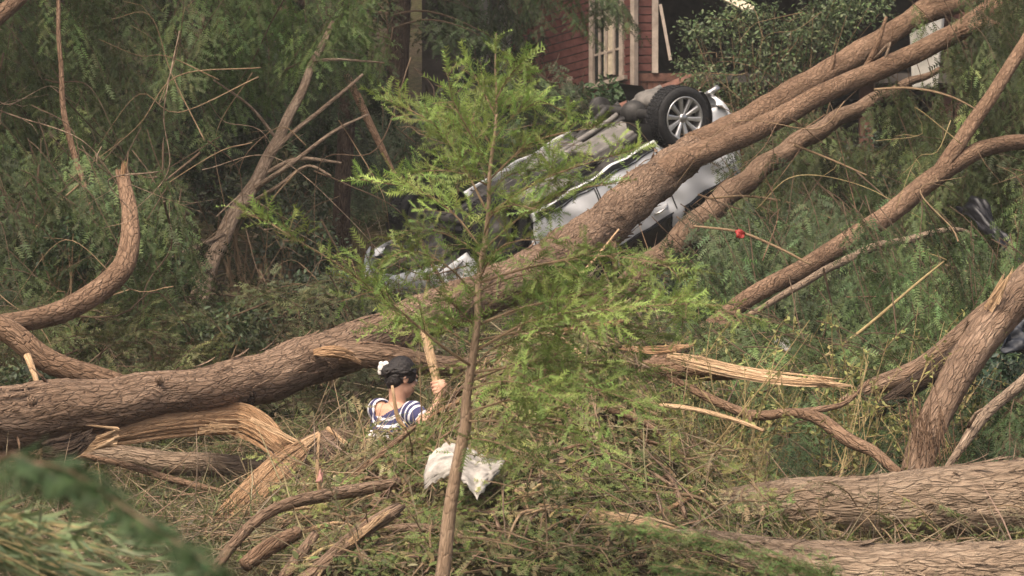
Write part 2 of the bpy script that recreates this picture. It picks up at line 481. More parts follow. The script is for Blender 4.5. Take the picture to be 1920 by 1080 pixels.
def frond(F, tw, p0, d, L, rng, col, sag=.5, nsub=16, sublen=.4, bl=.10, step=.035, hang=0., r0=.008, up=(0, 0, 1), subtw=True, ang=52, path=None, bare=.1, fluff=.1):
    """a cypress branch: stem, side twigs and feathery branchlets"""
    if path is None:
        K = 9; pts = [np.asarray(p0, float)]; d = nrm(d)
        for k in range(K):
            d = nrm(d + np.array([0, 0, -sag / K]) + rng.normal(0, .06, 3))
            pts.append(pts[-1] + d * L / K)
        pts = np.array(pts)
    else:
        pts = np.asarray(path, float); L = np.linalg.norm(np.diff(pts, axis=0), axis=1).sum()
    K = len(pts) - 1
    if tw is not None: tw.tube(pts, np.linspace(r0, max(.0015, r0 * .2), K + 1), 5, cap=False, seed=int(rng.integers(99)))
    t = np.sort(rng.uniform(bare, 1, nsub)); f = t * K; i = np.minimum(f.astype(int), K - 1); q = (f - i)[:, None]
    sp = pts[i] * (1 - q) + pts[i + 1] * q
    tg = nrm(pts[i + 1] - pts[i])
    upv = np.asarray(up, float)
    bn = nrm(np.cross(tg, upv[None] + rng.normal(0, fluff, (nsub, 3))))
    sd_ = np.where(np.arange(nsub) % 2 == 0, 1., -1.)[:, None]
    a = np.radians(ang + rng.uniform(-14, 14, (nsub, 1)))
    sdir = nrm(tg * np.cos(a) + bn * sd_ * np.sin(a) + rng.normal(0, .10 + fluff * .45, (nsub, 3)) + np.array([0, 0, -hang]))
    sl = sublen * (1 - .62 * t) * rng.uniform(.65, 1.2, nsub)
    tone = rng.uniform(.62, 1.42)
    nb = np.maximum(2, (sl / step).astype(int))
    idx = np.repeat(np.arange(nsub), nb)
    kk = np.concatenate([np.arange(x) for x in nb]); u = (kk + .5) / np.repeat(nb, nb)
    dist = (u * sl[idx])[:, None]
    pos = sp[idx] + sdir[idx] * dist + np.array([0, 0, -1.]) * (dist ** 2) * sag * .6
    nrmv = nrm(np.cross(sdir, bn * sd_ + np.array([.01, .02, .03])) + 1e-6)
    pl = nrm(np.cross(sdir, tg) + 1e-6)
    perp = nrm(np.cross(pl, sdir))[idx] * np.where(kk % 2 == 0, 1., -1.)[:, None]
    bd = nrm(sdir[idx] * .75 + perp * .75 + rng.normal(0, .16 + fluff * .5, (len(idx), 3)) + np.array([0, 0, -hang * .8]))
    n_ = len(idx)
    F.add(pos, bd, pl[idx] + rng.normal(0, .35, (n_, 3)), bl * rng.uniform(.65, 1.25, n_) * (1 - .3 * u), vary(rng, np.asarray(col) * tone, n_))
    F.add(pts[-1:], tg[-1:], pl[-1:], bl * 1.1, vary(rng, np.asarray(col) * tone, 1))
    if tw is not None and subtw:
        for j in range(nsub):
            e = sp[j] + sdir[j] * sl[j] + np.array([0, 0, -1.]) * sl[j] ** 2 * sag * .6
            m_ = (sp[j] + e) / 2 + np.array([0, 0, .25]) * sl[j] ** 2 * sag * .6
            tw.tube(np.array([sp[j], m_, e]), [r0 * .35, r0 * .25, .001], 3, cap=False)

def leafclump(F, c, rad, n, rng, size, col, down=.2):
    q = rng.normal(0, 1, (n, 3)); q = nrm(q) * rng.uniform(.25, 1, (n, 1)) ** .6 * np.asarray(rad)
    d = nrm(q + rng.normal(0, .6, (n, 3)) * np.mean(rad) + np.array([0, 0, -down]) * np.mean(rad))
    F.add(np.asarray(c) + q, d, rng.normal(0, .6, (n, 3)) + np.array([0, -.3, 1.]), size * rng.uniform(.6, 1.3, n), vary(rng, col, n, .35, .15))

G_SAP = (.150, .205, .055)
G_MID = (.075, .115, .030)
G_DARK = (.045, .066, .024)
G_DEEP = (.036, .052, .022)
G_BLUE = (.068, .087, .032)
G_DRY = (.20, .165, .085)
G_OLIVE = (.105, .110, .042)

# ------------------------------------------------------------------ ground
gx = np.concatenate([np.linspace(-150, -14, 14)[:-1], np.linspace(-14, -3, 60)[:-1], np.linspace(-3, 3, 130)[:-1], np.linspace(3, 14, 60)[:-1], np.linspace(14, 150, 14)])
gy = np.concatenate([np.linspace(-60, 8, 12)[:-1], np.linspace(8, 14, 30)[:-1], np.linspace(14, 21, 130)[:-1], np.linspace(21, 50, 130)[:-1], np.linspace(50, 220, 24)])
X, Y = np.meshgrid(gx, gy)
Z = ground(X, Y)
V = np.stack([X, Y, Z], -1).reshape(-1, 3)
nx, ny = len(gx), len(gy)
i, j = np.meshgrid(np.arange(ny - 1), np.arange(nx - 1), indexing='ij')
F = np.stack([i * nx + j, i * nx + j + 1, (i + 1) * nx + j + 1, (i + 1) * nx + j], -1).reshape(-1, 4)
g = mk('ground', V, F, M['soil'], smooth=True)
g['kind'] = 'structure'

def gpt(x, y, dz=0.):
    return np.array([x, y, float(ground(x, y)) + dz])
def xat(px, d):
    return (px - 960) / FPX * d * 1.0006

# ------------------------------------------------------------------ the house on the bank
HY = 46.0
house = thing('house', 'damaged red clapboard house with cream trim and a torn open front on the bank', 'house', gpt(2.0, HY))
def hx(px, d=HY): return P(px, 100, d)[0]
def hz(py, d=HY): return P(960, py, d)[2]
def hbox(name, x0, x1, y0, y1, z0, z1, mt, par=house):
    m = MB(); m.box(((x0 + x1) / 2, (y0 + y1) / 2, (z0 + z1) / 2), (x1 - x0, y1 - y0, z1 - z0))
    return m.build(name, mt, par)
zf = hz(134); zc = zf + 2.75
xl, xa, xb, xr = hx(1188), hx(1222), hx(1234), hx(1800)
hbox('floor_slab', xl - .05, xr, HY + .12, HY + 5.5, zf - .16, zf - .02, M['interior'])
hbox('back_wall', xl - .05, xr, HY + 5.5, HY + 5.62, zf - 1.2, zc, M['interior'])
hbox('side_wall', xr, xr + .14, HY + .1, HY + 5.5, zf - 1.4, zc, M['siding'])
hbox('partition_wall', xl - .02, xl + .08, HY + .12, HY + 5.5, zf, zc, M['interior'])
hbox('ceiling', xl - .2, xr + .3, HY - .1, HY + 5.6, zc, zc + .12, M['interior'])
rf = MB()
e = .5
rf.add([(-1.2 - e, HY - 1.0, zc + .13), (xr + e, HY - 1.0, zc + .13), (xr + e, HY + 6.4, zc + .13), (-1.2 - e, HY + 6.4, zc + .13),
        (-1.2 - e, HY + 2.7, zc + 2.2), (xr + e, HY + 2.7, zc + 2.2)],
       [(0, 1, 5, 4), (2, 3, 4, 5), (0, 4, 3), (1, 2, 5), (3, 2, 1, 0)])
rf.build('roof', M['roof'], house)
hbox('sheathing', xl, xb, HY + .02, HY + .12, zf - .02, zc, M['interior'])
pitch = .116
k = 0; z = zf
while z < zc - .02:                                   # siding board by board, gaps to dark sheathing in place of lap shadows
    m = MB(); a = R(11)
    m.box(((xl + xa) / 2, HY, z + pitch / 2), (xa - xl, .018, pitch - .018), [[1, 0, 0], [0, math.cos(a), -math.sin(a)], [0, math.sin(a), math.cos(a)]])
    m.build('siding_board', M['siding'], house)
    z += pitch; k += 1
hbox('corner_board', xa + .003, xb, HY - .03, HY + .14, zf - .02, zc, M['trim'])
hbox('corner_board', xl - .055, xl - .004, HY - .03, HY + .05, zf - .35, zc, M['trim'])
hbox('skirt_beam', xl - .02, hx(1300), HY + .01, HY + .10, zf - .14, zf - .025, M['skirt'])
for q in range(9):                                    # skirt boards below the floor
    x0 = xl + .03 + q * .085
    hbox('skirt_board', x0, x0 + .078, HY + .03, HY + .055, zf - .62 + .03 * math.sin(q * 2.1), zf - .145, M['skirt'])
for q, px in enumerate((1290, 1450, 1620, 1770)):
    hbox('pier', hx(px), hx(px) + .2, HY + .5, HY + .7, zf - 1.6, zf - .165, M['skirt'])
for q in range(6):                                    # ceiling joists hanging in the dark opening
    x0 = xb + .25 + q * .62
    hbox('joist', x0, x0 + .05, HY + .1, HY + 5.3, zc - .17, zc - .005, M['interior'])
# tilted wing
wo = P(1184, 168, 45.85)
yaw, roll = R(40), R(11)
ex = np.array([-math.cos(yaw) * math.cos(roll), math.sin(yaw) * math.cos(roll), -math.sin(roll)])
en = nrm(np.cross(ex, np.array([0, 0, 1.])))
if en[1] > 0: en = -en
ez = np.array([0, 0, 1.])                            # the wall is racked: boards slope, posts stay plumb
WM = np.stack([ex, en, ez], 1)
def wbox(name, a0, a1, h0, h1, o0, o1, mt, par=house):
    m = MB(); c = wo + ex * (a0 + a1) / 2 + ez * (h0 + h1) / 2 + en * (o0 + o1) / 2
    m.box(c, (a1 - a0, o1 - o0, h1 - h0), WM)
    return m.build(name, mt, par)
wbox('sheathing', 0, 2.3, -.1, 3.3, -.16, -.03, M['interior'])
wa0, wa1, wh0, wh1 = .13, .76, .22, 1.62
h = -.08
while h < 3.2:  # here too the dark gaps between boards stand for lap shadows
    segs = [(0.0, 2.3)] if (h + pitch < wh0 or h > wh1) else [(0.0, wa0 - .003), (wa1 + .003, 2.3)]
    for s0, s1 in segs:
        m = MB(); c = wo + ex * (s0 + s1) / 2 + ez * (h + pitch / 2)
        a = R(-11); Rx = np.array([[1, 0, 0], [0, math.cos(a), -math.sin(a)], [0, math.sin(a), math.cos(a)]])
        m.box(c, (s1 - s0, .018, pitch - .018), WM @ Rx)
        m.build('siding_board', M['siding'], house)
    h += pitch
win = wbox('window', wa0 + .06, wa1 - .06, wh0 + .06, wh1 - .06, -.025, -.012, M['pane'])
for (a0, a1, h0, h1) in ((wa0, wa0 + .07, wh0, wh1), (wa1 - .07, wa1, wh0, wh1), (wa0, wa1, wh1 - .003, wh1 + .08)):
    wbox('window_frame', a0, a1, h0, h1, -.02, .045, M['trim'], win)
wbox('window_sill', wa0 - .06, wa1 + .06, wh0 - .06, wh0 + .002, -.02, .08, M['trim'], win)
for q in (.30, .44, .57):
    wbox('window_bar', q, q + .035, wh0 + .06, wh1 - .06, -.011, .02, M['trim'], win)
for q in (.62, 1.15):
    wbox('window_bar', wa0 + .07, wa1 - .07, q, q + .03, -.010, .012, M['trim'], win)
wbox('curtain', .32, .52, wh0 + .08, wh1 - .1, -.0115, -.0075, M['plank'], win)
wbox('corner_board', -.075, -.003, -.25, 3.2, -.06, .035, M['trim'])
wbox('corner_board', 1.10, 1.18, -.05, .42, -.02, .05, M['trim'])
for (p0, p1, y1) in ((898, 917, 78), (937, 958, 88), (860, 870, 60)):
    hbox('porch_post', hx(p0, 47.2), hx(p1, 47.2), 47.2, 47.35, hz(300, 47.2), zc, M['greyboard'])
hbox('porch_wall', hx(780), hx(1000), 49.0, 49.1, hz(300), zc, M['interior'])
# torn boards and loose things by the house
def bar(name, label, cat, a, b, w, t, mt, up=(0, -1, 0.3)):
    a = np.asarray(a); b = np.asarray(b); c = (a + b) / 2
    x = nrm(b - a); y = nrm(np.cross(np.asarray(up, float), x)); z = np.cross(x, y)
    m = MB(); m.box(c, (np.linalg.norm(b - a), w, t), np.stack([x, y, z], 1))
    o = m.build(name, mt, None, np.minimum(a, b) * np.array([0, 0, 1.]) + c * np.array([1., 1, 0]))
    bv = o.modifiers.new('bevel', 'BEVEL'); bv.width = min(w, t) * .12
    return tag(o, label, cat)
bar('trim_board', 'thin pale trim board hanging askew in the dark house opening', 'board', P(1238, 8, 45.7), P(1257, 113, 45.7), .045, .02, M['trim'])
bar('lumber_plank', 'pale cut plank end sticking down over the leafy bush', 'plank', P(1330, -22, 44.5), P(1411, 20, 44.3), .12, .05, M['plank'])
bar('wooden_board', 'long brown board propped behind the upturned wheel', 'board', P(1130, 215, 41.5), P(1300, 142, 42.5), .13, .04, M['skirt'], (0, -.5, 1))
# cream panel at the right of the opening
pm = MB()
c00, c10, c01, c11 = P(1713, 168, 43.2), P(1757, 166, 43.2), P(1706, 35, 43.0), P(1772, 28, 43.2)
nu, nv = 8, 18
PV = []
for a in range(nv + 1):
    for b in range(nu + 1):
        u, v = b / nu, a / nv
        p = (c00 * (1 - u) + c10 * u) * (1 - v) + (c01 * (1 - u) + c11 * u) * v
        PV.append(p + np.array([0, .03 * math.sin(u * 3 + v * 4), 0]))
pm.add(PV, [(a * (nu + 1) + b, a * (nu + 1) + b + 1, (a + 1) * (nu + 1) + b + 1, (a + 1) * (nu + 1) + b) for a in range(nv) for b in range(nu)])
po = tag(pm.build('cream_panel', M['panel'], None, (c00 + c10) / 2, True), 'upright dirty cream panel standing behind the two leaning trunks', 'panel')
so = po.modifiers.new('solid', 'SOLIDIFY'); so.thickness = .05

# ------------------------------------------------------------------ the overturned car
CD = 39.0
camup = np.array([0, math.sin(PITCH), math.cos(PITCH)]); camfw = np.array([0, math.cos(PITCH), -math.sin(PITCH)])
def c2w(v): return v[0] * np.array([1., 0, 0]) + v[1] * camup - v[2] * camfw
cf = nrm(c2w((-.76, -.47, .43)))
cs = c2w((.54, -.11, .83)); cs = nrm(cs - cf * (cs @ cf))
cu = -np.cross(cf, cs); cu = cu if cu @ c2w((.34, -.86, -.34)) > 0 else -cu
cl = -cs
CM = np.stack([cf, cl, cu], 1)
AX_R, AX_F, WR = -1.40, 1.50, .37
co = P(1275, 221, CD) - CM @ np.array([AX_R, -.90, WR])
def cw(v): return np.asarray(v, float) @ CM.T + co
car = thing('overturned_car', 'muddy white car lying on its crushed roof with wheels up', 'car', cw((0, 0, 1.0)))
ZB = 1.36
st = np.arange(-2.2, 2.56, .05)
r_ = np.random.default_rng(5)
def crump(p):
    x, y, z = p[..., 0], p[..., 1], p[..., 2]
    w = .018 * np.sin(3.1 * x + 4 * z + 1) + .012 * np.sin(7.3 * x - 5 * z) + .014 * np.abs(np.sin(5 * x + 9 * z + 2 * y)) + .008 * np.sin(17 * x + 13 * z)
    q = p.copy(); q[..., 1] = y - np.sign(y) * w * 1.2
    top = np.clip((z - 1.45) / .5, 0, 1)
    q[..., 2] = z - top * (.10 + .06 * np.sin(4 * x + 3 * y) + .05 * np.sin(9 * x - 4 * y)) + .01 * np.sin(11 * x + 6 * y)
    q[..., 0] = x + .012 * np.sin(6 * y + 8 * z)
    return q
def halfw(x):
    return np.interp(x, [-2.2, -2.08, -1.7, 0, 1.5, 2.2, 2.45, 2.55], [.78, .88, .94, .96, .95, .90, .78, .62])
def ztop(x):
    return np.interp(x, [-2.2, -2.1, -1.9, -1.2, .3, .6, 1.35, 1.45, 2.2, 2.45, 2.55], [1.40, 1.62, 1.86, 1.92, 1.92, 1.86, 1.42, 1.38, 1.28, 1.16, .95])
def wtop(x):
    return np.interp(x, [-2.2, -2.0, -1.5, .5, 1.3, 1.5, 2.5], [.66, .70, .74, .74, .80, .84, .6])
def zbelt(x):
    return np.interp(x, [-2.2, 1.2, 1.5, 2.2, 2.55], [ZB, ZB - .03, 1.30, 1.16, .86])
def zsill(x):
    return np.interp(x, [-2.2, -1.9, -1.5, 1.6, 2.2, 2.55], [.62, .50, .44, .42, .46, .55])
NL, NU = 17, 12
def surf(x, s, side=1.0, off=0.0):
    """body surface: s in 0..1 sill to belt, 1..2 belt to centre line"""
    x = np.asarray(x, float); s = np.asarray(s, float)
    lo = np.clip(s, 0, 1); hi = np.clip(s - 1, 0, 1)
    zb, zs, zt, hw, wt = zbelt(x), zsill(x), ztop(x), halfw(x), wtop(x)
    zl = zs + (zb - zs) * lo
    yl = hw * (.965 + .05 * np.sin(np.pi * lo ** .8) - .012 * lo)
    a = np.clip(hi / .62, 0, 1); b = np.clip((hi - .62) / .38, 0, 1)
    yu = yl + (wt - yl) * a ** 1.15; zu = zb + (zt - .07 - zb) * a
    yu = yu * (1 - b) + 0 * b; zu = np.where(b > 0, zt - .07 + .07 * np.sin(b * np.pi / 2), zu)
    y = np.where(s <= 1, yl, yu); z = np.where(s <= 1, zl, zu)
    return np.stack([x, side * -1 * (y + off), z], -1)
svals = np.concatenate([np.linspace(0, 1, NL), 1 + np.linspace(0, 1, NU + 1)[1:]])
XX, SS = np.meshgrid(st, svals, indexing='ij')
body = MB()
for side in (1, -1):
    Pt = surf(XX, SS, side)
    x, z = Pt[..., 0].copy(), Pt[..., 2].copy()
    low = SS <= 1
    for ax in (AX_R, AX_F):
        dx, dz = x - ax, z - .40
        dd = np.hypot(dx, dz); near = (np.abs(dd - .47) < .032) & low
        k = np.where(near, .47 / np.maximum(dd, .01), 1)
        x, z = ax + dx * k, .40 + dz * k
    Pt[..., 0], Pt[..., 2] = x, z
    ok = np.ones(x.shape, bool)
    for ax in (AX_R, AX_F):
        ok &= ~((np.hypot(x - ax, z - .40) < .465) & low)
    Q = cw(crump(Pt))
    ns = len(svals); faces = []
    for a in range(len(st) - 1):
        for b in range(ns - 1):
            v = [(a, b), (a + 1, b), (a + 1, b + 1), (a, b + 1)]
            if all(ok[q] for q in v):
                f = [q[0] * ns + q[1] for q in v]
                faces.append(f if side > 0 else f[::-1])
    body.add(Q.reshape(-1, 3), faces)
    for a, flip in ((0, 1), (len(st) - 1, 0)):            # end caps
        ring = [a * ns + b for b in range(ns)]
        cpt = Pt[a].copy(); cpt[:, 1] = 0
        k = len(ring)
        body.add(np.vstack([Q[a], cw(crump(cpt))]), [(b, b + 1, k + b + 1, k + b) for b in range(k - 1)])
bo = body.build('body', M['paint'], car, smooth=True)
so = bo.modifiers.new('solid', 'SOLIDIFY'); so.thickness = .012; so.offset = -1
def patch(name, x0, x1, s0, s1, mt, par=car, off=.006, side=1, n=10, skew=0.):
    u = np.linspace(0, 1, n); U, Vv = np.meshgrid(u, u, indexing='ij')
    xx = x0 + (x1 - x0) * U + skew * Vv; ss = s0 + (s1 - s0) * Vv
    q = crump(surf(xx, ss, side)); q[..., 1] -= side * off
    m = MB()
    m.add(cw(q).reshape(-1, 3), [(a * n + b, (a + 1) * n + b, (a + 1) * n + b + 1, a * n + b + 1) for a in range(n - 1) for b in range(n - 1)])
    o = m.build(name, mt, par, smooth=True)
    s_ = o.modifiers.new('solid', 'SOLIDIFY'); s_.thickness = .008; s_.offset = 1
    return o
for side in (1, -1):
    for (a, b, sk) in ((-.80, .06, 0), (-1.86, -1.02, .12), (.16, .96, -.1)):
        wn_ = patch('side_window', a, b, 1.05, 1.52, M['glass'], side=side, skew=sk)
        for (s0, s1) in ((1.03, 1.05), (1.52, 1.54)):
            patch('window_seal', a - .02, b + .02, s0, s1, M['blackpl'], wn_, off=.011, side=side, skew=0 if s0 < 1.1 else sk)
    for (a, b) in ((-.90, .10), (.12, 1.12)):
        for (x0, x1, s0, s1) in ((a, a + .014, .12, 1.02), (b - .014, b, .12, 1.02), (a, b, .11, .125)):
            patch('door_seam', x0, x1, s0, s1, M['blackpl'], off=.002, side=side)
    patch('sill_moulding', -.9, 1.0, .02, .09, M['blackpl'], off=.010, side=side)
    patch('tail_lamp', -2.17, -2.04, .62, 1.02, M['taillamp'], off=.012, side=side)
    patch('headlamp', 2.30, 2.46, .55, .85, M['chrome'], off=.012, side=side)
    for hx_ in (-.78, .26):
        q = crump(surf(np.array([hx_, hx_ + .06, hx_ + .16, hx_ + .22]), np.full(4, .90), side))
        q[:, 1] -= side * np.array([.005, .045, .045, .005])
        m = MB(); m.tube(catmull(cw(q), .02), .014, 8); m.build('door_handle', M['chrome'], car, smooth=True)
    # wheel arch liners
    for ax in (AX_R, AX_F):
        m = MB(); aa = np.linspace(-.35, np.pi + .35, 22)
        v = []
        for t in aa:
            for yy in (.40, .915):
                v.append((ax + .468 * math.cos(t), -side * yy, .40 + .468 * math.sin(t)))
        m.add(cw(v), [(2 * a, 2 * a + 1, 2 * a + 3, 2 * a + 2) for a in range(len(aa) - 1)])
        m.build('wheel_arch_liner', M['blackpl'], car, smooth=True)
# underside
m = MB(); u = np.linspace(0, 1, 40); vv = np.linspace(-1, 1, 24)
xx = -2.0 + 4.3 * u
pv = np.array([[(x, y * .92 if not (abs(x - AX_R) < .5 or abs(x - AX_F) < .5) else y * .62, .50 + .05 * math.sin(9 * x) * math.cos(6 * y) + .04 * (abs(y) < .15)) for y in vv] for x in xx])
m.add(cw(pv).reshape(-1, 3), [(a * 24 + b, a * 24 + b + 1, (a + 1) * 24 + b + 1, (a + 1) * 24 + b) for a in range(39) for b in range(23)])
m.build('floor_pan', M['chassis'], car)
def cbox(name, c, s, mt, rot=0):
    m = MB(); n = 4
    m.box((0, 0, 0), s); v = m.V[0]
    a = rot; Rz = np.array([[math.cos(a), -math.sin(a), 0], [math.sin(a), math.cos(a), 0], [0, 0, 1]])
    m.V[0] = cw(v @ Rz.T + np.asarray(c)); m.A[0] = m.V[0]
    o = m.build(name, mt, car); b = o.modifiers.new('bevel', 'BEVEL'); b.width = .025; b.segments = 2
    return o
def ctube(name, pts, r, mt, sides=10):
    m = MB(); m.tube(catmull(cw(pts), .06), r, sides); return m.build(name, mt, car, smooth=True)
for y in (-.45, .45):
    ctube('frame_rail', [(-2.0, y, .52), (-1.5, y, .60), (-1.0, y, .46), (1.0, y, .44), (2.2, y, .5)], .06, M['chassis'])
ctube('rear_axle', [(AX_R, -.82, WR), (AX_R, .82, WR)], .055, M['chassis'])
m = MB(); m.ell(cw((AX_R, .1, WR)), (.17, .15, .15), CM); m.build('differential', M['chassis'], car, smooth=True)
ctube('front_axle', [(AX_F, -.82, WR), (AX_F, .82, WR)], .045, M['chassis'])
ctube('drive_shaft', [(AX_R, .1, WR), (0, .05, .43), (AX_F, 0, .45)], .04, M['chassis'])
ctube('exhaust_pipe', [(-2.15, .5, .42), (-1.7, .5, .40), (-1.1, .35, .40), (0, .3, .41), (1.2, .25, .42)], .035, M['shield'])
ctube('exhaust_pipe', [(-2.1, -.55, .43), (-2.28, -.56, .42)], .04, M['chrome'])
m = MB(); m.ell(cw((-1.85, .3, .42)), (.16, .34, .11), CM); m.build('muffler', M['shield'], car, smooth=True)
cbox('fuel_tank', (-.72, -.25, .42), (.8, .55, .16), M['shield'], .06)
cbox('heat_shield', (-.2, .42, .43), (.9, .45, .05), M['shield'], -.08)
cbox('heat_shield', (.55, -.42, .43), (.75, .5, .05), M['shield'], .1)
cbox('skid_plate', (1.25, 0, .42), (.75, .8, .05), M['blackpl'], .03)
cbox('transmission_housing', (.55, 0, .42), (.6, .32, .18), M['chassis'], 0)
for y in (-.62, .62):
    ctube('shock_absorber', [(AX_R - .12, y, .34), (AX_R - .22, y * .9, .75)], .035, M['chassis'])
    ctube('trailing_arm', [(AX_R, y, .33), (AX_R + .65, y * .85, .44)], .04, M['chassis'])
    ctube('control_arm', [(AX_F, y * 1.15, .36), (AX_F - .3, y * .6, .45)], .04, M['chassis'])
# bumpers
m = MB()
yy = np.linspace(-.93, .93, 26)
prof = [(.02, .46), (-.06, .50), (-.10, .60), (-.09, .74), (.0, .80)]
v = np.array([[(-2.18 + dx + .22 * abs(y / .93) ** 4 + .012 * math.sin(13 * y), y, z + .02 * math.sin(7 * y)) for dx, z in prof] for y in yy])
m.add(cw(v).reshape(-1, 3), [(a * 5 + b, a * 5 + b + 1, (a + 1) * 5 + b + 1, (a + 1) * 5 + b) for a in range(25) for b in range(4)])
o = m.build('rear_bumper', M['paint'], car, smooth=True); o.modifiers.new('solid', 'SOLIDIFY').thickness = .02
m = MB(); v = np.array([[(2.62 - dx - .3 * abs(y / .93) ** 3 + .05 * math.sin(5 * y), y, z + .08 * math.sin(3 * y + 1)) for dx, z in prof] for y in yy])
m.add(cw(v).reshape(-1, 3), [(a * 5 + b, (a + 1) * 5 + b, (a + 1) * 5 + b + 1, a * 5 + b + 1) for a in range(25) for b in range(4)])
o = m.build('front_bumper', M['paint'], car, smooth=True); o.modifiers.new('solid', 'SOLIDIFY').thickness = .02
# wheels
def make_wheel(ax, yc, side, rim=True):
    ow = np.array([0, -side, 0.])                       # outward
    bx = np.array([1., 0, 0]); bz = np.cross(ow, bx)
    A = CM @ np.stack([bx, bz, ow], 1)
    c = cw((ax, -side * yc, WR))
    m = MB()
    m.lathe([(.25, .10), (.27, .122), (.33, .128), (.366, .114), (.382, .088), (.385, .0), (.385, -.1), (.380, -.145), (.362, -.172), (.33, -.185), (.27, -.18), (.25, -.15)], 56, A, c)
    ty = m.build('wheel', M['rubber'], car, smooth=True); ty['label'] = 'upturned wheel with black tyre and ten spoke alloy rim'
    tr = MB()
    for k in range(48):
        a = 2 * np.pi * k / 48
        for w0, w1, sh in ((-.15, -.09, .02), (-.08, -.03, .03), (-.02, .02, 0), (.03, .085, .03)):
            cc = np.array([.386 * math.cos(a + sh), .386 * math.sin(a + sh), (w0 + w1) / 2])
            Rm = np.array([[math.cos(a), -math.sin(a), 0], [math.sin(a), math.cos(a), 0], [0, 0, 1]])
            tr.box(c + A @ cc, (.014, .032, w1 - w0), A @ Rm)
    tr.build('tyre_tread', M['rubber'], ty)
    if not rim:                                         # bare tyre on its hub, rim torn out
        m = MB(); m.lathe([(.0, .05), (.06, .05), (.09, .0), (.2, -.01), (.245, -.04)], 40, A, c); m.build('brake_disc', M['shield'], ty, smooth=True); ty['label'] = 'black tyre on a bare hub without its rim'; return
    m = MB(); m.lathe([(.262, .108), (.268, .122), (.255, .126), (.243, .112), (.238, .03), (.235, -.09)], 56, A, c)
    m.build('rim', M['rim'], ty, smooth=True)
    m = MB(); m.lathe([(.0, .02), (.2, .02), (.238, .0)], 40, A, c); m.build('brake_disc', M['chassis'], ty, smooth=True)
    for k in range(10):
        a = 2 * np.pi * k / 10 + .1
        dr = np.array([math.cos(a), math.sin(a), 0]); tn = np.array([-math.sin(a), math.cos(a), 0])
        m = MB(); v = []
        for rr, w, hh in ((.05, .020, .085), (.14, .024, .098), (.248, .034, .112)):
            for (sx, dz) in ((-1, -.03), (1, -.03), (1, -.004), (.55, .004), (-.55, .004), (-1, -.004)):
                v.append(c + A @ (dr * rr + tn * w * sx + np.array([0, 0, hh + dz])))
        f = [(i * 6 + j, i * 6 + (j + 1) % 6, i * 6 + 6 + (j + 1) % 6, i * 6 + 6 + j) for i in range(2) for j in range(6)]
        m.add(v, f); m.build('spoke', M['rim'], ty)
    m = MB(); m.lathe([(.0, .112), (.03, .110), (.052, .10), (.062, .08), (.062, .03)], 24, A, c); m.build('hub_cap', M['chrome'], ty, smooth=True)
for ax, sd1 in ((AX_R, 1), (AX_F, 1), (AX_F, -1)):          # the far rear wheel is torn away
    make_wheel(ax, .88, sd1, ax == AX_R)
m = MB(); m.lathe([(.0, .06), (.12, .06), (.15, .03), (.15, -.05), (.0, -.05)], 28, CM @ np.array([[1., 0, 0], [0, 0, 1.], [0, -1., 0]]), cw((AX_R, .84, WR))); m.build('brake_drum', M['chassis'], car, smooth=True)
# scraps of torn car body in the brush below the bonnet
def crumpled(name, label, cat, corners, mt, seed, amp=.03, n=14, thick=.01, parent=None):
    c = [np.asarray(q) for q in corners]
    r = np.random.default_rng(seed); s1, s2, s3 = r.uniform(0, 6, 3)
    v = []
    nn = nrm(np.cross(c[1] - c[0], c[3] - c[0]))
    for a in range(n):
        for b in range(n):
            u, w = b / (n - 1), a / (n - 1)
            p = (c[0] * (1 - u) + c[1] * u) * (1 - w) + (c[3] * (1 - u) + c[2] * u) * w
            k = amp * (math.sin(5 * u + 3 * w + s1) + .7 * abs(math.sin(7 * u - 6 * w + s2)) + .5 * math.sin(13 * w + 4 * u + s3))
            v.append(p + nn * k + r.normal(0, amp * .08, 3))
    m = MB(); m.add(v, [(a * n + b, a * n + b + 1, (a + 1) * n + b + 1, (a + 1) * n + b) for a in range(n - 1) for b in range(n - 1)])
    o = m.build(name, mt, parent, np.mean(c, 0) if parent is None else None, True)
    s = o.modifiers.new('solid', 'SOLIDIFY'); s.thickness = thick
    if parent is None: tag(o, label, cat)
    return o
crumpled('white_scrap', 'small white scrap caught in the brush beyond the nose of the car', 'scrap', [P(703, 468, 34.6), P(722, 462, 34.6), P(719, 474, 34.5), P(702, 480, 34.5)], M['paint'], 7, .01, 6)
crumpled('wheel_liner_scrap', 'bent grey plastic liner lying on the car underside', 'car scrap', [P(990, 290, 37.2), P(1040, 282, 37.4), P(1036, 318, 36.9), P(985, 322, 36.9)], M['shield'], 8, .03, 10)

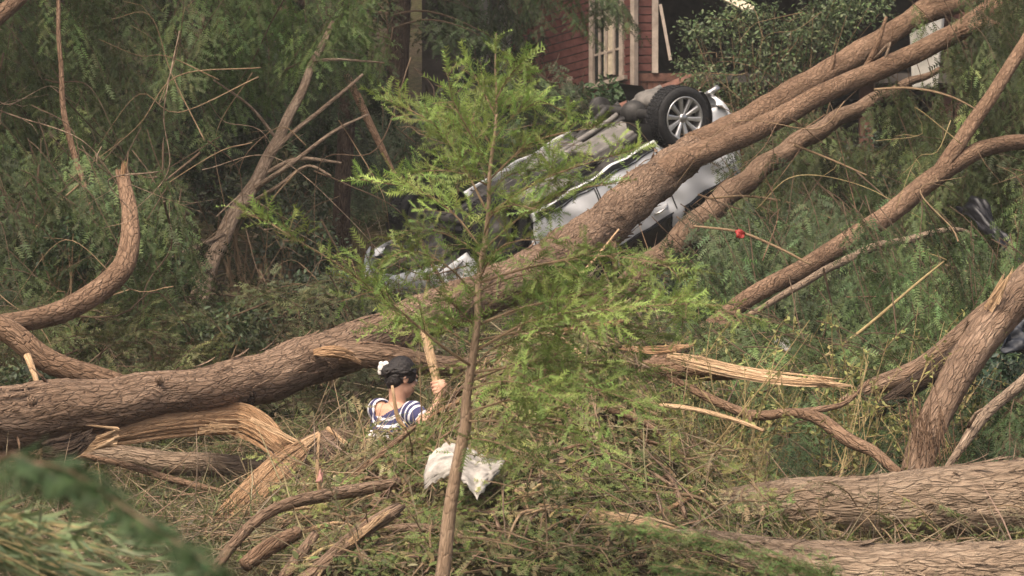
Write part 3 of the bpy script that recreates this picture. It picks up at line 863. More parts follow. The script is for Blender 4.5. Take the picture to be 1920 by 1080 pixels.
# ------------------------------------------------------------------ fallen trunks, logs and broken branches
SEED = [100]
def nseed():
    SEED[0] += 7; return SEED[0]
def limbmesh(ctrl, sides=14, rough=.05, step=.06, flat=1.0, fl=None, jag=0):
    p, r = pxpath(ctrl, step)
    # a real limb wanders a little
    rg = np.random.default_rng(nseed()); L = np.arange(len(p)) * step
    wob = sum(np.sin(L * k + rg.uniform(0, 6))[:, None] * rg.normal(0, 1, 3) for k in (1.7, 3.9, 8.5)) * .006
    m = MB(); m.tube(p + wob * np.minimum(1, r[:, None] * 25), r, sides, rough, nseed(), flat, True, fl, jag)
    return m, p, r
def limb(name, label, cat, ctrl, mt, sides=14, rough=.06, parts=(), group=None, step=.06, jag=0.0):
    """a log or broken branch; parts: (name, ctrl, material)"""
    m, p, r = limbmesh(ctrl, sides, rough, step, jag=jag)
    base = p[np.argmin(p[:, 2])].copy()
    if not parts:
        return tag(m.build(name, mt, None, base, True), label, cat, group)
    root = thing(name, label, cat, base, group)
    m.build('trunk', mt, root, smooth=True)
    for pn, pc, pmt in parts:
        mm, _, _ = limbmesh(pc, max(8, sides - 4), rough, step)
        mm.build(pn, pmt, root, smooth=True)
    return root
def splinters(name, root, c, d, n, L, spread, mt, seed, r0=.012):
    rg = np.random.default_rng(seed); m = MB()
    for k in range(n):
        q = c + rg.normal(0, spread, 3); dd = nrm(nrm(d) + rg.normal(0, .13, 3)); l = L * rg.uniform(.35, 1.1)
        m.tube(np.array([q - dd * .05, q + dd * l * .5, q + dd * l]), [r0 * rg.uniform(.6, 1.4), r0 * .6, .001], 5, flat=.5)
    return m.build(name, mt, root)
def slab(name, root, ctrl, mt, flat=.35, fl=(0, -1, .4), rough=.16, sides=18, fibres=10, n=None):
    """torn wood: a bundle of ragged fibres of uneven length"""
    p, r = pxpath(ctrl, .03); rg = np.random.default_rng(nseed()); K = len(p)
    T = nrm(np.gradient(p, axis=0)); v = nrm(np.asarray(fl, float)); ac = nrm(np.cross(T, v)); de = np.cross(ac, T); de *= np.sign((de @ v))[:, None] + 1e-9
    m = MB(); m.tube(p - de * r[:, None] * .22, r * .86, 14, .12, nseed(), flat * .7, True, ac[0], .05)
    n = n or int(10 + np.max(r) * 160)
    for k in range(n):
        u = rg.uniform(-1, 1); w = np.max(r) * rg.uniform(.07, .22)
        a, b = int(K * rg.uniform(0, .35) ** 1.5), int(K * (1 - rg.uniform(0, .4) ** 1.6))
        if b - a < 5: continue
        f = np.linspace(0, 1, b - a)
        arch = np.sqrt(max(.02, 1 - u * u)) * flat
        off = ac[a:b] * (u * r[a:b])[:, None] + de[a:b] * ((arch * r[a:b]) * rg.uniform(.75, 1.15) + f ** 3 * rg.uniform(-.01, .03))[:, None]
        wob = np.sin(f * rg.uniform(3, 9) + rg.uniform(0, 6))[:, None] * ac[a:b] * .004
        m.tube(p[a:b] + off + wob, np.maximum(.0012, w * np.sin(np.linspace(.25, 3.0, b - a)) ** .6), 6, .12, int(rg.integers(1, 900)), .45, True, ac[a])
    return m.build(name, mt, root, smooth=False)

def loose_bark(root, p, r, n, mt, seed, L=(.08, .35), w=.012):
    """strips of fibrous bark lifting off a trunk"""
    rg = np.random.default_rng(seed); m = MB(); T = nrm(np.gradient(p, axis=0)); st_ = np.linalg.norm(p[1] - p[0])
    for k in range(n):
        l = rg.uniform(*L); c = max(3, int(l / st_)); i0 = rg.integers(0, max(1, len(p) - c - 1)); i1 = i0 + c
        a = rg.uniform(0, 6.28) + np.linspace(0, rg.normal(0, .25), i1 - i0)
        t = T[i0]; n1 = nrm(np.cross(t, (0.1, .2, 1.))); n2 = np.cross(t, n1)
        o = np.cos(a)[:, None] * n1 + np.sin(a)[:, None] * n2
        lift = 1.0 + np.linspace(0, 1, i1 - i0) ** 2 * rg.uniform(0, .22) + .005
        q = p[i0:i1] + o * (r[i0:i1] * lift)[:, None]
        ww = w * rg.uniform(.4, 1.3) * np.sin(np.linspace(.35, 2.9, i1 - i0)) 
        m.tube(q, np.maximum(ww, .001), 6, .1, k, .35, True, np.cross(o[0], t))
    return m.build('loose_bark', mt, root, kind='stuff')

# 1 the long trunk that crosses the picture
T1 = [(-520, 830, 18.0, 150), (-300, 812, 18.5, 140), (-120, 796, 19.0, 132), (0, 788, 19.4, 128), (110, 778, 19.7, 120), (220, 762, 20.0, 98), (330, 738, 20.4, 86), (450, 715, 20.9, 92), (560, 684, 21.4, 92),
      (660, 648, 21.9, 90), (760, 612, 22.5, 84), (900, 553, 23.8, 84), (1050, 480, 25.4, 86), (1140, 420, 26.6, 82), (1200, 360, 27.5, 80), (1262, 308, 28.4, 72), (1330, 268, 29.2, 56)]
p, r = pxpath(T1)
ft = thing('fallen_tree', 'long reddish fallen trunk with split underside, forking in front of the car', 'fallen tree', gpt(p[0][0], p[0][1]))
m, p_, r__ = limbmesh(T1, 44, .11, .03); m.build('trunk', M['bark'], ft, smooth=True); loose_bark(ft, p_, r__, 420, M['bark'], 1)
for nm, cc, sd_ in (('branch', [(1300, 278, 28.8, 54), (1400, 227, 29.8, 50), (1500, 165, 30.8, 47), (1600, 107, 31.8, 44), (1680, 57, 32.6, 40), (1740, 12, 33.2, 36), (1830, -60, 34, 32), (1960, -190, 35.4, 24), (2080, -300, 36.6, 12)], 24),
                    ('branch', [(1215, 350, 27.6, 50), (1262, 314, 28.0, 50), (1330, 282, 28.5, 44), (1420, 242, 29.2, 40), (1560, 167, 30.2, 38), (1700, 110, 31.2, 38), (1800, 55, 31.9, 37), (1890, -12, 32.6, 35), (1980, -80, 33.4, 36), (2150, -220, 35, 28), (2300, -330, 36.4, 16)], 24),
                    ('branch', [(1690, 52, 32.7, 34), (1740, 26, 33.1, 34), (1800, 10, 33.6, 32), (1880, -22, 34.2, 30)], 16),
                    ('branch', [(1790, 62, 31.8, 26), (1830, 50, 31.7, 22), (1870, 45, 31.5, 16)], 12),
                    ('branch', [(600, 668, 21.6, 40), (680, 664, 21.5, 50), (750, 672, 21.5, 44), (810, 688, 21.6, 40), (875, 690, 21.8, 36), (950, 700, 22.2, 30)], 20)):
    m, pp, rr = limbmesh(cc, sd_, .07, .04); m.build(nm, M['bark_red'] if cc[0][0] > 1000 else M['bark'], ft, smooth=True); loose_bark(ft, pp, rr, 60, M['bark_red'], sd_, (.06, .25), .009)
slab('torn_wood', ft, [(160, 830, 19.70, 18), (230, 812, 19.92, 44), (320, 795, 20.25, 50), (400, 787, 20.55, 52), (448, 787, 20.70, 58), (488, 806, 20.55, 56), (522, 836, 20.3, 46), (548, 866, 20.0, 22)], M['wood'], .5, (0, -1, .2))
slab('torn_wood', ft, [(470, 786, 20.1, 10), (520, 810, 20.0, 11), (580, 840, 19.9, 9), (640, 866, 19.85, 6)], M['wood_pale'], .5, fibres=2)
splinters('splinter', ft, P(535, 845, 20.1), P(560, 875, 19.8) - P(500, 820, 20.1), 44, .28, .035, M['wood'], 4)
splinters('splinter', ft, P(200, 822, 19.7), P(150, 838, 19.6) - P(260, 810, 19.8), 16, .25, .025, M['wood_pale'], 14)
splinters('splinter', ft, P(400, 806, 20.4), P(460, 812, 20.5) - P(330, 806, 20.2), 14, .3, .03, M['wood_pale'], 15, .008)
slab('torn_wood', ft, [(585, 662, 21.3, 10), (615, 660, 21.25, 24), (645, 664, 21.25, 20), (670, 676, 21.3, 8)], M['wood'], .5, fibres=4)
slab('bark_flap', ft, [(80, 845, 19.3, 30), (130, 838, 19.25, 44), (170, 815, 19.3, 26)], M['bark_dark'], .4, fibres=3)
for k, (a, b, w) in enumerate((((100, 745), (142, 800), 9), ((250, 752), (262, 790), 4), ((30, 812), (36, 860), 5), ((88, 720), (60, 690), 7), ((1150, 455), (1152, 540), 14), ((1100, 470), (1118, 445), 6), ((1560, 130), (1565, 96), 6), ((640, 655), (672, 690), 6))):
    d0 = np.interp(a[0], [0, 1150, 1560], [19.1, 26.1, 30.7])
    m, _, _ = limbmesh([(*a, d0, w), ((a[0] + b[0]) / 2 + 3, (a[1] + b[1]) / 2, d0 - .05, w * .8), (*b, d0 - .05, w * .35)], 7, .05, .03)
    m.build('bark_strip', M['wood_pale'] if k in (0, 5) else M['bark_red'], ft)
m, _, _ = limbmesh([(1610, 150, 31.1, 16), (1640, 95, 31.0, 12), (1662, 32, 31.0, 6)], 8, .05); m.build('broken_stub', M['bark_red'], ft, smooth=True)
m, _, _ = limbmesh([(1640, 110, 31.0, 7), (1668, 82, 30.9, 7), (1655, 120, 30.9, 4)], 7, .05); m.build('broken_stub', M['bark_grey'], ft, smooth=True)

for k, (a, b, c, w) in enumerate(((466, 744, 20.80, 30), (300, 712, 20.1, 18), (860, 566, 23.3, 22), (1010, 470, 24.9, 18), (1190, 372, 27.0, 20), (60, 752, 19.2, 20))):     # knots
    m = MB(); q = P(a, b, c); rr = w / 2 * c / FPX; m.ell(q, (rr, rr * .6, rr), None, 12, 8)
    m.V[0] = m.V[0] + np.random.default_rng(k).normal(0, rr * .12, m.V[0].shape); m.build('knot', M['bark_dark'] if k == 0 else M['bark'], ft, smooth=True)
# 2 split limb below it
sl = thing('split_limb', 'bent split limb with orange torn wood hanging under the long trunk', 'broken limb', gpt(xat(420, 19.6), 19.6))
m, _, _ = limbmesh([(690, 838, 20.2, 40), (640, 830, 20.05, 56), (605, 840, 19.95, 66), (570, 866, 19.85, 66), (540, 898, 19.85, 40)], 26, .07, .03); m.build('trunk', M['bark'], sl, smooth=True)
slab('torn_wood', sl, [(572, 838, 19.75, 34), (535, 868, 19.4, 50), (492, 910, 19.0, 58), (442, 960, 18.5, 58), (408, 994, 18.15, 52), (388, 1016, 17.95, 34)], M['wood'], .30, (0.2, -1, .2), .12, fibres=18)
slab('torn_wood', sl, [(600, 812, 19.8, 8), (580, 828, 19.75, 20), (545, 855, 19.7, 26), (520, 880, 19.7, 10)], M['wood_pale'], .35, fibres=3)

# 3 thinner trunk behind, across the car door
limb('toppled_tree', 'thinner brown trunk slanting across the car door behind the long trunk', 'trunk',
     [(1090, 600, 29.4, 42), (1165, 540, 29.8, 44), (1250, 470, 30.3, 45), (1340, 386, 31, 45), (1400, 338, 31.5, 42), (1480, 278, 32.2, 37), (1600, 208, 33.2, 30), (1680, 168, 34, 20), (1760, 130, 34.6, 10)], M['bark'], 20, .06)
# 4 right hand leaning tree
lt = thing('leaning_tree', 'slim red brown leaning tree forking upwards over drooping green sprays', 'fallen tree', gpt(xat(1200, 23.2), 23.2))
m, lp, lr = limbmesh([(1180, 715, 23.0, 34), (1290, 640, 24.0, 32), (1400, 566, 25, 34), (1540, 482, 26.2, 37), (1660, 402, 27.2, 38), (1750, 338, 28, 38), (1800, 304, 28.4, 33), (1850, 278, 28.8, 32), (1930, 266, 29.3, 28), (2010, 270, 29.8, 24), (2140, 250, 30.5, 20), (2260, 215, 31, 12)], 20, .05)
m.build('trunk', M['bark_red'], lt, smooth=True)
m, lp2, _ = limbmesh([(1752, 335, 28.0, 26), (1790, 280, 28.4, 29), (1840, 205, 28.9, 27), (1885, 135, 29.3, 25), (1935, 60, 29.8, 24), (1990, -20, 30.3, 20), (2080, -160, 31, 12)], 16, .05); m.build('branch', M['bark_red'], lt, smooth=True)
limb('thin_limb', 'thin grey brown limb running parallel below the slim leaning tree', 'branch',
     [(1405, 588, 24.2, 10), (1480, 548, 24.6, 14), (1560, 500, 25.2, 15), (1625, 466, 25.6, 17), (1700, 452, 26, 15), (1790, 430, 26.4, 9), (1835, 445, 26.5, 5)], M['bark_grey'], 10)
# 5 bent trunks at the right
bt = thing('bent_tree', 'stout pale brown trunk bending down onto the big log, bark frayed at its elbow', 'trunk', gpt(xat(1722, 18.3), 18.3))
m, _, _ = limbmesh([(1712, 905, 18.2, 56), (1738, 820, 18.4, 58), (1775, 735, 18.7, 60), (1830, 650, 19.1, 66), (1905, 560, 19.5, 74), (1990, 480, 20.1, 80), (2120, 380, 21, 78), (2300, 280, 22.2, 72)], 26, .07, .04); m.build('trunk', M['bark'], bt, smooth=True)
splinters('splinter', bt, P(1868, 555, 19.2), P(1900, 500, 19.2) - P(1868, 560, 19.2), 14, .2, .025, M['wood_pale'], 9, .009)
splinters('loose_fibre', bt, P(1735, 800, 18.25), np.array([0.1, 0, -1.]), 60, .3, .07, M['bark_red'], 19, .004)
limb('bent_limb', 'brown limb slanting into the brush beside the stout bent trunk', 'branch',
     [(1560, 775, 20.2, 22), (1640, 728, 20.1, 34), (1740, 672, 20.0, 40), (1840, 600, 19.9, 44), (1930, 510, 20.2, 44)], M['bark'], 16)
limb('bent_limb', 'second brown limb just under the limb beside the stout bent trunk', 'branch',
     [(1600, 800, 19.9, 18), (1680, 745, 19.8, 32), (1760, 690, 19.7, 38), (1850, 625, 19.7, 40)], M['bark_dark'], 14)
limb('pale_branch', 'pale grey broken branch leaning on the big log at its thick end', 'branch',
     [(1770, 885, 17.0, 10), (1800, 840, 17.2, 17), (1835, 788, 17.4, 24), (1885, 742, 17.7, 22), (1960, 680, 18.2, 22)], M['bark_grey'], 12,
     parts=[('stub', [(1815, 800, 17.3, 8), (1830, 775, 17.2, 7), (1842, 766, 17.2, 3)], M['bark_grey'])])
limb('crooked_branch', 'dark brown crooked branch zigzagging down to the big log', 'branch',
     [(1250, 705, 18.6, 12), (1300, 728, 18.5, 16), (1405, 776, 18.2, 19), (1480, 774, 18.1, 18), (1535, 785, 17.9, 24), (1590, 828, 17.7, 26), (1640, 850, 17.5, 22), (1688, 888, 17.2, 18)], M['bark_red'], 12,
     parts=[('side_branch', [(1490, 772, 18.1, 11), (1545, 766, 18.1, 12), (1590, 752, 18.2, 9), (1630, 712, 18.3, 6)], M['bark_red']),
            ('stub', [(1405, 776, 18.2, 9), (1410, 800, 18.1, 6)], M['bark_red'])])
# 6 splintered limb
sp = thing('splintered_limb', 'snapped limb with bright yellow splintered wood right of the young cypress', 'broken limb', gpt(xat(1200, 18.8), 18.8))
m, _, _ = limbmesh([(1130, 690, 18.9, 24), (1200, 692, 18.8, 32), (1270, 690, 18.7, 42), (1330, 700, 18.6, 30), (1390, 706, 18.6, 12)], 18, .09, .03); m.build('trunk', M['bark_red'], sp, smooth=True)
slab('torn_wood', sp, [(1250, 668, 18.55, 12), (1310, 682, 18.5, 26), (1390, 700, 18.5, 26), (1470, 712, 18.5, 22), (1540, 718, 18.5, 18), (1585, 722, 18.5, 6)], M['wood_pale'], .5, fibres=14)
slab('torn_wood', sp, [(1130, 645, 18.7, 6), (1190, 655, 18.6, 12), (1240, 657, 18.5, 16), (1290, 648, 18.4, 8)], M['wood'], .4, fibres=6)
splinters('splinter', sp, P(1540, 715, 18.5), P(1600, 724, 18.5) - P(1500, 712, 18.5), 14, .16, .02, M['wood_pale'], 12, .006)
# 7 big logs at the right front
bl = thing('big_log', 'thick fissured log lying level, tapering into a frayed root end', 'log', gpt(xat(1600, 17), 17))
m, _, rq = limbmesh([(1165, 958, 17.2, 40), (1240, 955, 17.1, 56), (1330, 952, 17.0, 72), (1460, 950, 17.0, 96), (1600, 948, 16.9, 112), (1760, 940, 16.9, 130), (1930, 930, 16.9, 146), (2100, 922, 16.9, 150), (2480, 915, 17.2, 156)], 48, .11, .025); m.build('trunk', M['bark_grey'], bl, smooth=True); loose_bark(bl, _, rq, 340, M['bark_grey'], 2, (.06, .3), .010)
mr = MB(); rg = np.random.default_rng(31)
for k in range(90):                                  # frayed roots
    a = P(1240 + rg.uniform(-30, 40), 945 + rg.uniform(-22, 20), 17.0 + rg.uniform(-.1, .1)); b = P(1150 + rg.uniform(-20, 70), rg.uniform(835, 940), 17.0 + rg.uniform(-.25, .25))
    mr.tube(catmull([a, (a + b) / 2 + rg.normal(0, .04, 3), b], .06), np.linspace(.009, .002, len(catmull([a, (a + b) / 2, b], .06))), 5)if False else mr.tube(np.array([a, (a * .6 + b * .4) + rg.normal(0, .03, 3), b]), [.010, .006, .002], 5)
mr.build('root_fibre', M['bark'], bl)
nl = thing('near_log', 'pale log half sunk in litter in front of the thick fissured log', 'log', gpt(xat(1600, 15.2), 15.2))
m, _, rq = limbmesh([(1255, 1010, 15.4, 30), (1330, 1025, 15.3, 56), (1420, 1048, 15.2, 84), (1560, 1070, 15.1, 112), (1750, 1082, 15.0, 130), (1960, 1088, 14.9, 140), (2150, 1090, 14.9, 140), (2450, 1080, 15.1, 140)], 44, .10, .025); m.build('trunk', M['bark_grey'], nl, smooth=True); loose_bark(nl, _, rq, 240, M['bark_grey'], 3, (.06, .3), .009)
slab('torn_wood', nl, [(1010, 948, 15.9, 8), (1070, 962, 15.8, 24), (1150, 978, 15.65, 32), (1230, 996, 15.5, 38), (1310, 1018, 15.35, 30)], M['wood_pale'], .5, fibres=10)
limb('under_log', 'rough grey log lying in shade under the long trunk', 'log', [(90, 846, 21.2, 30), (200, 852, 21.1, 36), (330, 866, 21.0, 44), (480, 882, 20.9, 46), (560, 892, 20.9, 30)], M['bark_grey'], 18, .09)
limb('under_branch', 'thin brown branch crossing the shade under the long trunk', 'branch', [(120, 846, 20.4, 7), (230, 870, 20.3, 12), (330, 900, 20.1, 13), (430, 925, 20.0, 10)], M['bark_red'], 10)
# 8 left curved limbs
cl_ = thing('curved_limb', 'smooth red brown limb curving up to a snapped tip at the left', 'broken limb', gpt(xat(-40, 21.4), 21.4))
m, _, _ = limbmesh([(-70, 625, 21.4, 36), (0, 610, 21.5, 38), (60, 600, 21.7, 40), (130, 576, 22, 43), (190, 545, 22.3, 44), (230, 500, 22.6, 42), (245, 450, 22.8, 37), (245, 395, 23, 31), (236, 350, 23.2, 27), (230, 322, 23.3, 23)], 24, .045, .04, jag=.06); m.build('trunk', M['bark_red'], cl_, smooth=True)
splinters('splinter', cl_, P(231, 328, 23.25), np.array([0, 0, 1.]), 8, .12, .02, M['wood'], 7, .012)
limb('bowed_limb', 'brown limb sloping down from the curved limb to behind the long trunk', 'broken limb',
     [(-60, 590, 21.0, 40), (10, 622, 21.0, 46), (70, 662, 21.0, 46), (140, 694, 21.0, 42), (250, 734, 21.1, 36), (330, 760, 21.3, 30)], M['bark_red'], 20, .05,
     parts=[('bark_strip', [(52, 668, 20.7, 14), (66, 705, 20.6, 11), (78, 752, 20.5, 7)], M['wood_pale'])])
# 9 grey leaning young trunk
gt = thing('dead_tree', 'bare grey dead tree leaning in the dark thicket', 'dead tree', gpt(xat(340, 28), 28))
m, _, _ = limbmesh([(330, 720, 28.0, 40), (352, 620, 28.3, 38), (385, 520, 28.8, 34), (430, 420, 29.3, 29), (480, 340, 29.8, 25), (520, 262, 30.3, 21), (556, 190, 30.8, 18), (590, 110, 31.3, 14), (625, 42, 31.8, 9)], 14, .05); m.build('trunk', M['bark_grey'], gt, smooth=True)
for cc in ([(500, 300, 30, 10), (560, 240, 30.2, 9), (610, 200, 30.5, 8), (680, 140, 31, 5)], [(470, 360, 29.7, 12), (540, 310, 29.5, 9), (620, 250, 29.6, 7), (690, 215, 30, 4)],
           [(490, 330, 29.9, 9), (560, 296, 30, 8), (640, 305, 30, 5)], [(585, 115, 31.2, 7), (640, 112, 31.2, 5), (720, 118, 31.4, 3)], [(450, 395, 29.5, 10), (520, 350, 29, 8), (575, 310, 29, 6), (620, 330, 28.6, 4)],
           [(420, 440, 29.1, 8), (350, 470, 28.8, 7), (270, 505, 28.4, 4)], [(395, 500, 28.8, 9), (330, 545, 28.2, 6), (280, 580, 28, 4)], [(520, 262, 30.3, 7), (470, 200, 30.2, 5), (400, 150, 30, 3)]):
    m, _, _ = limbmesh(cc, 8, .04); m.build('branch', M['bark_grey'], gt, smooth=True)
# 10 branches in the debris
limb('debris_branch', 'brown peeled branch curving down the left edge of the debris mound', 'branch', [(395, 1075, 15.6, 20), (445, 1010, 15.7, 21), (490, 968, 15.8, 22), (540, 945, 15.9, 23), (610, 930, 16.1, 25), (690, 915, 16.3, 24), (750, 903, 16.4, 15)], M['bark'], 14)
sb = thing('split_branch', 'thick split branch with a pale torn face at the foot of the mound', 'branch', gpt(xat(580, 15.2), 15.2))
m, _, _ = limbmesh([(520, 1115, 15.1, 24), (590, 1065, 15.25, 28), (660, 1015, 15.45, 30), (732, 962, 15.7, 28)], 16, .07, .03, jag=.08); m.build('trunk', M['bark'], sb, smooth=True)
slab('torn_wood', sb, [(640, 1028, 15.38, 6), (670, 1005, 15.4, 12), (700, 982, 15.5, 13), (725, 962, 15.6, 6)], M['wood_pale'], .5, fibres=3)
for lab, cc, mt_ in (('short brown log piece between the peeled branch and the split branch', [(455, 1062, 15.5, 28), (500, 1030, 15.6, 34), (560, 998, 15.8, 26)], 'bark_red'),
                     ('frayed bark covered stub pointing down beside the split branch', [(530, 1085, 15.4, 22), (560, 1045, 15.5, 24), (590, 1005, 15.7, 18)], 'bark'),
                     ('thin pale stick across the right flank of the mound', [(1080, 748, 17.6, 8), (1190, 755, 17.6, 9), (1290, 765, 17.5, 9), (1370, 785, 17.4, 9), (1432, 808, 17.3, 6)], 'wood_pale'),
                     ('short pale stick sloping under the thin pale stick', [(1110, 722, 17.5, 8), (1170, 752, 17.4, 10), (1235, 780, 17.3, 6)], 'twig'),
                     ('reddish broken stick lying high on the mound', [(955, 835, 17.0, 10), (1000, 800, 17.1, 11), (1035, 775, 17.2, 8)], 'bark_red'),
                     ('short brown stick poking right from the mound toward the big log', [(1130, 935, 16.4, 16), (1180, 955, 16.3, 18), (1228, 970, 16.2, 12)], 'bark_red'),
                     ('dark bent stick below the white cloth on the mound', [(860, 965, 16.0, 9), (900, 935, 16.1, 7), (935, 912, 16.1, 4)], 'twig'),
                     ('upright snapped pale stick beside the pink scrap', [(600, 930, 16.3, 9), (594, 880, 16.3, 7), (598, 815, 16.3, 5)], 'wood_pale'),
                     ('bent pale stick in front of the crouching person', [(772, 815, 17.9, 10), (748, 785, 17.9, 9), (736, 722, 17.9, 5)], 'wood_pale'),
                     ('short cut stick lying on the split limb', [(612, 803, 19.5, 9), (655, 838, 19.4, 8)], 'wood_pale'),
                     ('dark branch slanting down before the nose of the car', [(782, 440, 33.5, 8), (810, 495, 33.3, 8), (840, 545, 33.1, 6)], 'twig_dark'),
                     ('pale thin stick slanting before the thinner trunk', [(1082, 525, 24.5, 5), (1115, 485, 24.6, 6), (1160, 430, 24.8, 4)], 'wood_pale'),
                     ('reddish bare limb rising through the left thicket', [(180, 430, 25.8, 6), (160, 350, 26, 10), (136, 280, 26.2, 11), (120, 200, 26.4, 11), (112, 100, 26.6, 9), (108, -10, 27, 8)], 'bark_red'),
                     ('leaning brown snag between the dead tree and the dark trunk', [(740, 330, 33, 8), (700, 245, 33.2, 14), (670, 180, 33.4, 16), (650, 140, 33.5, 12)], 'bark_red'),
                     ('brown branch stub in the top left corner', [(-30, 60, 26, 36), (10, 20, 26.2, 32), (50, -20, 26.4, 26)], 'bark_red'),
                     ('long arched twig above the red scrap', [(1330, 372, 30, 4), (1400, 368, 29.8, 5), (1480, 380, 29.6, 4), (1560, 410, 29.4, 3)], 'twig'),
                     ('long thin twig carrying the red scrap', [(1300, 424, 26.2, 4), (1388, 436, 26.0, 5), (1450, 460, 25.9, 5), (1520, 496, 25.7, 4)], 'twig'),
                     ('slim twig arching right from the lower fork', [(1640, 168, 30.5, 5), (1710, 165, 30.3, 5), (1780, 180, 30.1, 4), (1850, 215, 30, 3)], 'twig'),
                     ('slim twig sloping below the lower fork', [(1490, 272, 30, 5), (1560, 300, 29.8, 4), (1640, 335, 29.6, 3)], 'twig'),
                     ('yellow brown branch slanting through the right weeds', [(1450, 730, 21.5, 5), (1560, 660, 21.8, 6), (1640, 600, 22, 6), (1720, 530, 22.3, 5), (1770, 490, 22.5, 3)], 'straw'),
                     ('brown root stem rising behind the lower right weeds', [(1280, 640, 23, 10), (1330, 615, 23.2, 12), (1400, 600, 23.4, 9)], 'bark_red')):
    limb('broken_stick', lab, 'stick', cc, M[mt_], 9, .06, step=.04)
# standing dark trunks
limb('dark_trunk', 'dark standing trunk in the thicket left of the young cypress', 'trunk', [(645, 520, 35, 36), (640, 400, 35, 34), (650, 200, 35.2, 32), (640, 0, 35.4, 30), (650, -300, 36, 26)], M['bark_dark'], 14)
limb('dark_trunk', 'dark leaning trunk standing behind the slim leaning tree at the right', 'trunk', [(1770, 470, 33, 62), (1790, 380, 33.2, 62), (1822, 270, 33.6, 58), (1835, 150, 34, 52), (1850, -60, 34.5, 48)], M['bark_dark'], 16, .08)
# tarps and scraps
crumpled('black_tarp', 'crumpled black plastic sheet draped beside the dark leaning trunk', 'tarp', [P(1790, 372, 30.7), P(1850, 378, 30.6), P(1935, 500, 30.0), P(1880, 470, 30.1)], M['tarp'], 20, .07, 18)
crumpled('blue_tarp', 'dark blue plastic scrap hanging behind the stout bent trunk', 'tarp', [P(1880, 600, 21), P(1915, 590, 21.1), P(1925, 660, 21), P(1890, 660, 20.9)], M['tarpblue'], 21, .04)
crumpled('red_scrap', 'small bright red scrap caught on a thin twig', 'scrap', [P(1379, 431, 25.96), P(1397, 434, 25.96), P(1395, 447, 25.93), P(1380, 444, 25.93)], M['red'], 22, .015, 7)
crumpled('pink_scrap', 'small pink and brown scrap stuck upright in the twigs', 'scrap', [P(592, 902, 16.25), P(606, 906, 16.25), P(606, 882, 16.3), P(598, 884, 16.3)], M['pink'], 23, .012, 7)
crumpled('pink_scrap', 'faded pink plastic scrap on top of the mound', 'scrap', [P(1072, 628, 18.2), P(1100, 634, 18.2), P(1102, 618, 18.4), P(1080, 614, 18.4)], M['pink'], 24, .012, 7)
crumpled('pale_scrap', 'pale grey scrap in the weeds below the slim leaning tree', 'scrap', [P(1450, 650, 22.4), P(1482, 656, 22.4), P(1478, 634, 22.6), P(1455, 636, 22.6)], M['shield'], 25, .015, 7)

# white cloth snagged on the mound
cv = []; NA, NB = 34, 26
edge_top = catmull([(795, 885, 16.25), (808, 850, 16.2), (838, 832, 16.2), (872, 842, 16.15), (905, 862, 16.1), (946, 866, 16.1)], 4)
def poly(P0, n):
    P0 = np.asarray(P0, float); s = np.concatenate([[0], np.cumsum(np.linalg.norm(np.diff(P0[:, :2], axis=0), axis=1))]); t = np.linspace(0, s[-1], n)
    return np.stack([np.interp(t, s, P0[:, k]) for k in range(3)], 1)
A_ = poly([(796, 888, 16.1), (806, 852, 16.15), (836, 832, 16.2), (868, 836, 16.2), (905, 856, 16.15), (946, 864, 16.1)], NA)
B_ = poly([(797, 918, 15.95), (822, 900, 15.9), (850, 888, 15.9), (872, 905, 15.8), (896, 936, 15.75), (940, 876, 16.0)], NA)
for a in range(NA):
    for b in range(NB):
        t = b / (NB - 1); q = A_[a] * (1 - t) + B_[a] * t
        q = q + np.array([1.6 * math.sin(b * 1.7 + a * .3), (2.5 * math.sin(a * 1.9) + 1.5 * math.sin(a * 3.7)) * (abs(t - .5) * 2) ** 3, 0]); w = .010 * math.sin(a * .9 + t * 3) * (0.3 + t) + .010 * math.sin(a * .35 - t * 7) + .012 * abs(math.sin(a * .55 + t * 4)) + .004 * math.sin(a * 2.1 + t * 11)
        cv.append(P(q[0], q[1], q[2] + w - .06 * math.sin(math.pi * t)))
m = MB(); m.add(cv, [(a * NB + b, (a + 1) * NB + b, (a + 1) * NB + b + 1, a * NB + b + 1) for a in range(NA - 1) for b in range(NB - 1)])
o = tag(m.build('white_cloth', M['cloth'], None, P(870, 935, 15.9), True), 'dirty white cloth snagged on the debris behind the young cypress stem', 'cloth')
o.modifiers.new('solid', 'SOLIDIFY').thickness = .004

# ------------------------------------------------------------------ the crouching person
gf = nrm((.75, .66, 0)); gr = np.array([gf[1], -gf[0], 0])
SC = P(743, 770, 20.5); upz = np.array([0, 0, 1.])
PEL = SC - upz * .43 - gf * .13
zg = float(ground(PEL[0], PEL[1]))
shR, shL = SC + gr * .165 - upz * .005, SC - gr * .165 - upz * .005
elR, wrR = P(801, 792, 20.12), P(821, 752, 20.2)
stA, stB = P(792, 604, 20.36), P(828, 752, 20.2)
sax = nrm(stB - stA)
HC = P(750, 708, 20.5) + gf * .02
hf = nrm((.84, .42, -.30)); hr = nrm(np.cross(hf, upz)); hu = np.cross(hr, hf)
HM = np.stack([hr, hf, hu], 1)
person = thing('person', 'person in a navy shirt with white stripes crouching behind the debris, gripping a wooden stake', 'person', (PEL[0], PEL[1], zg))
body = MB()
def capsule(mb, pts, rads, flat=1.0, fd=None, step=.02, sides=16):
    C = catmull(np.hstack([np.asarray(pts, float), np.asarray(rads, float)[:, None]]), step)
    mb.tube(C[:, :3], C[:, 3], sides, flat=flat, fl_dir=fd)
    if flat == 1.0:
        mb.ell(pts[0], (rads[0],) * 3); mb.ell(pts[-1], (rads[-1],) * 3)
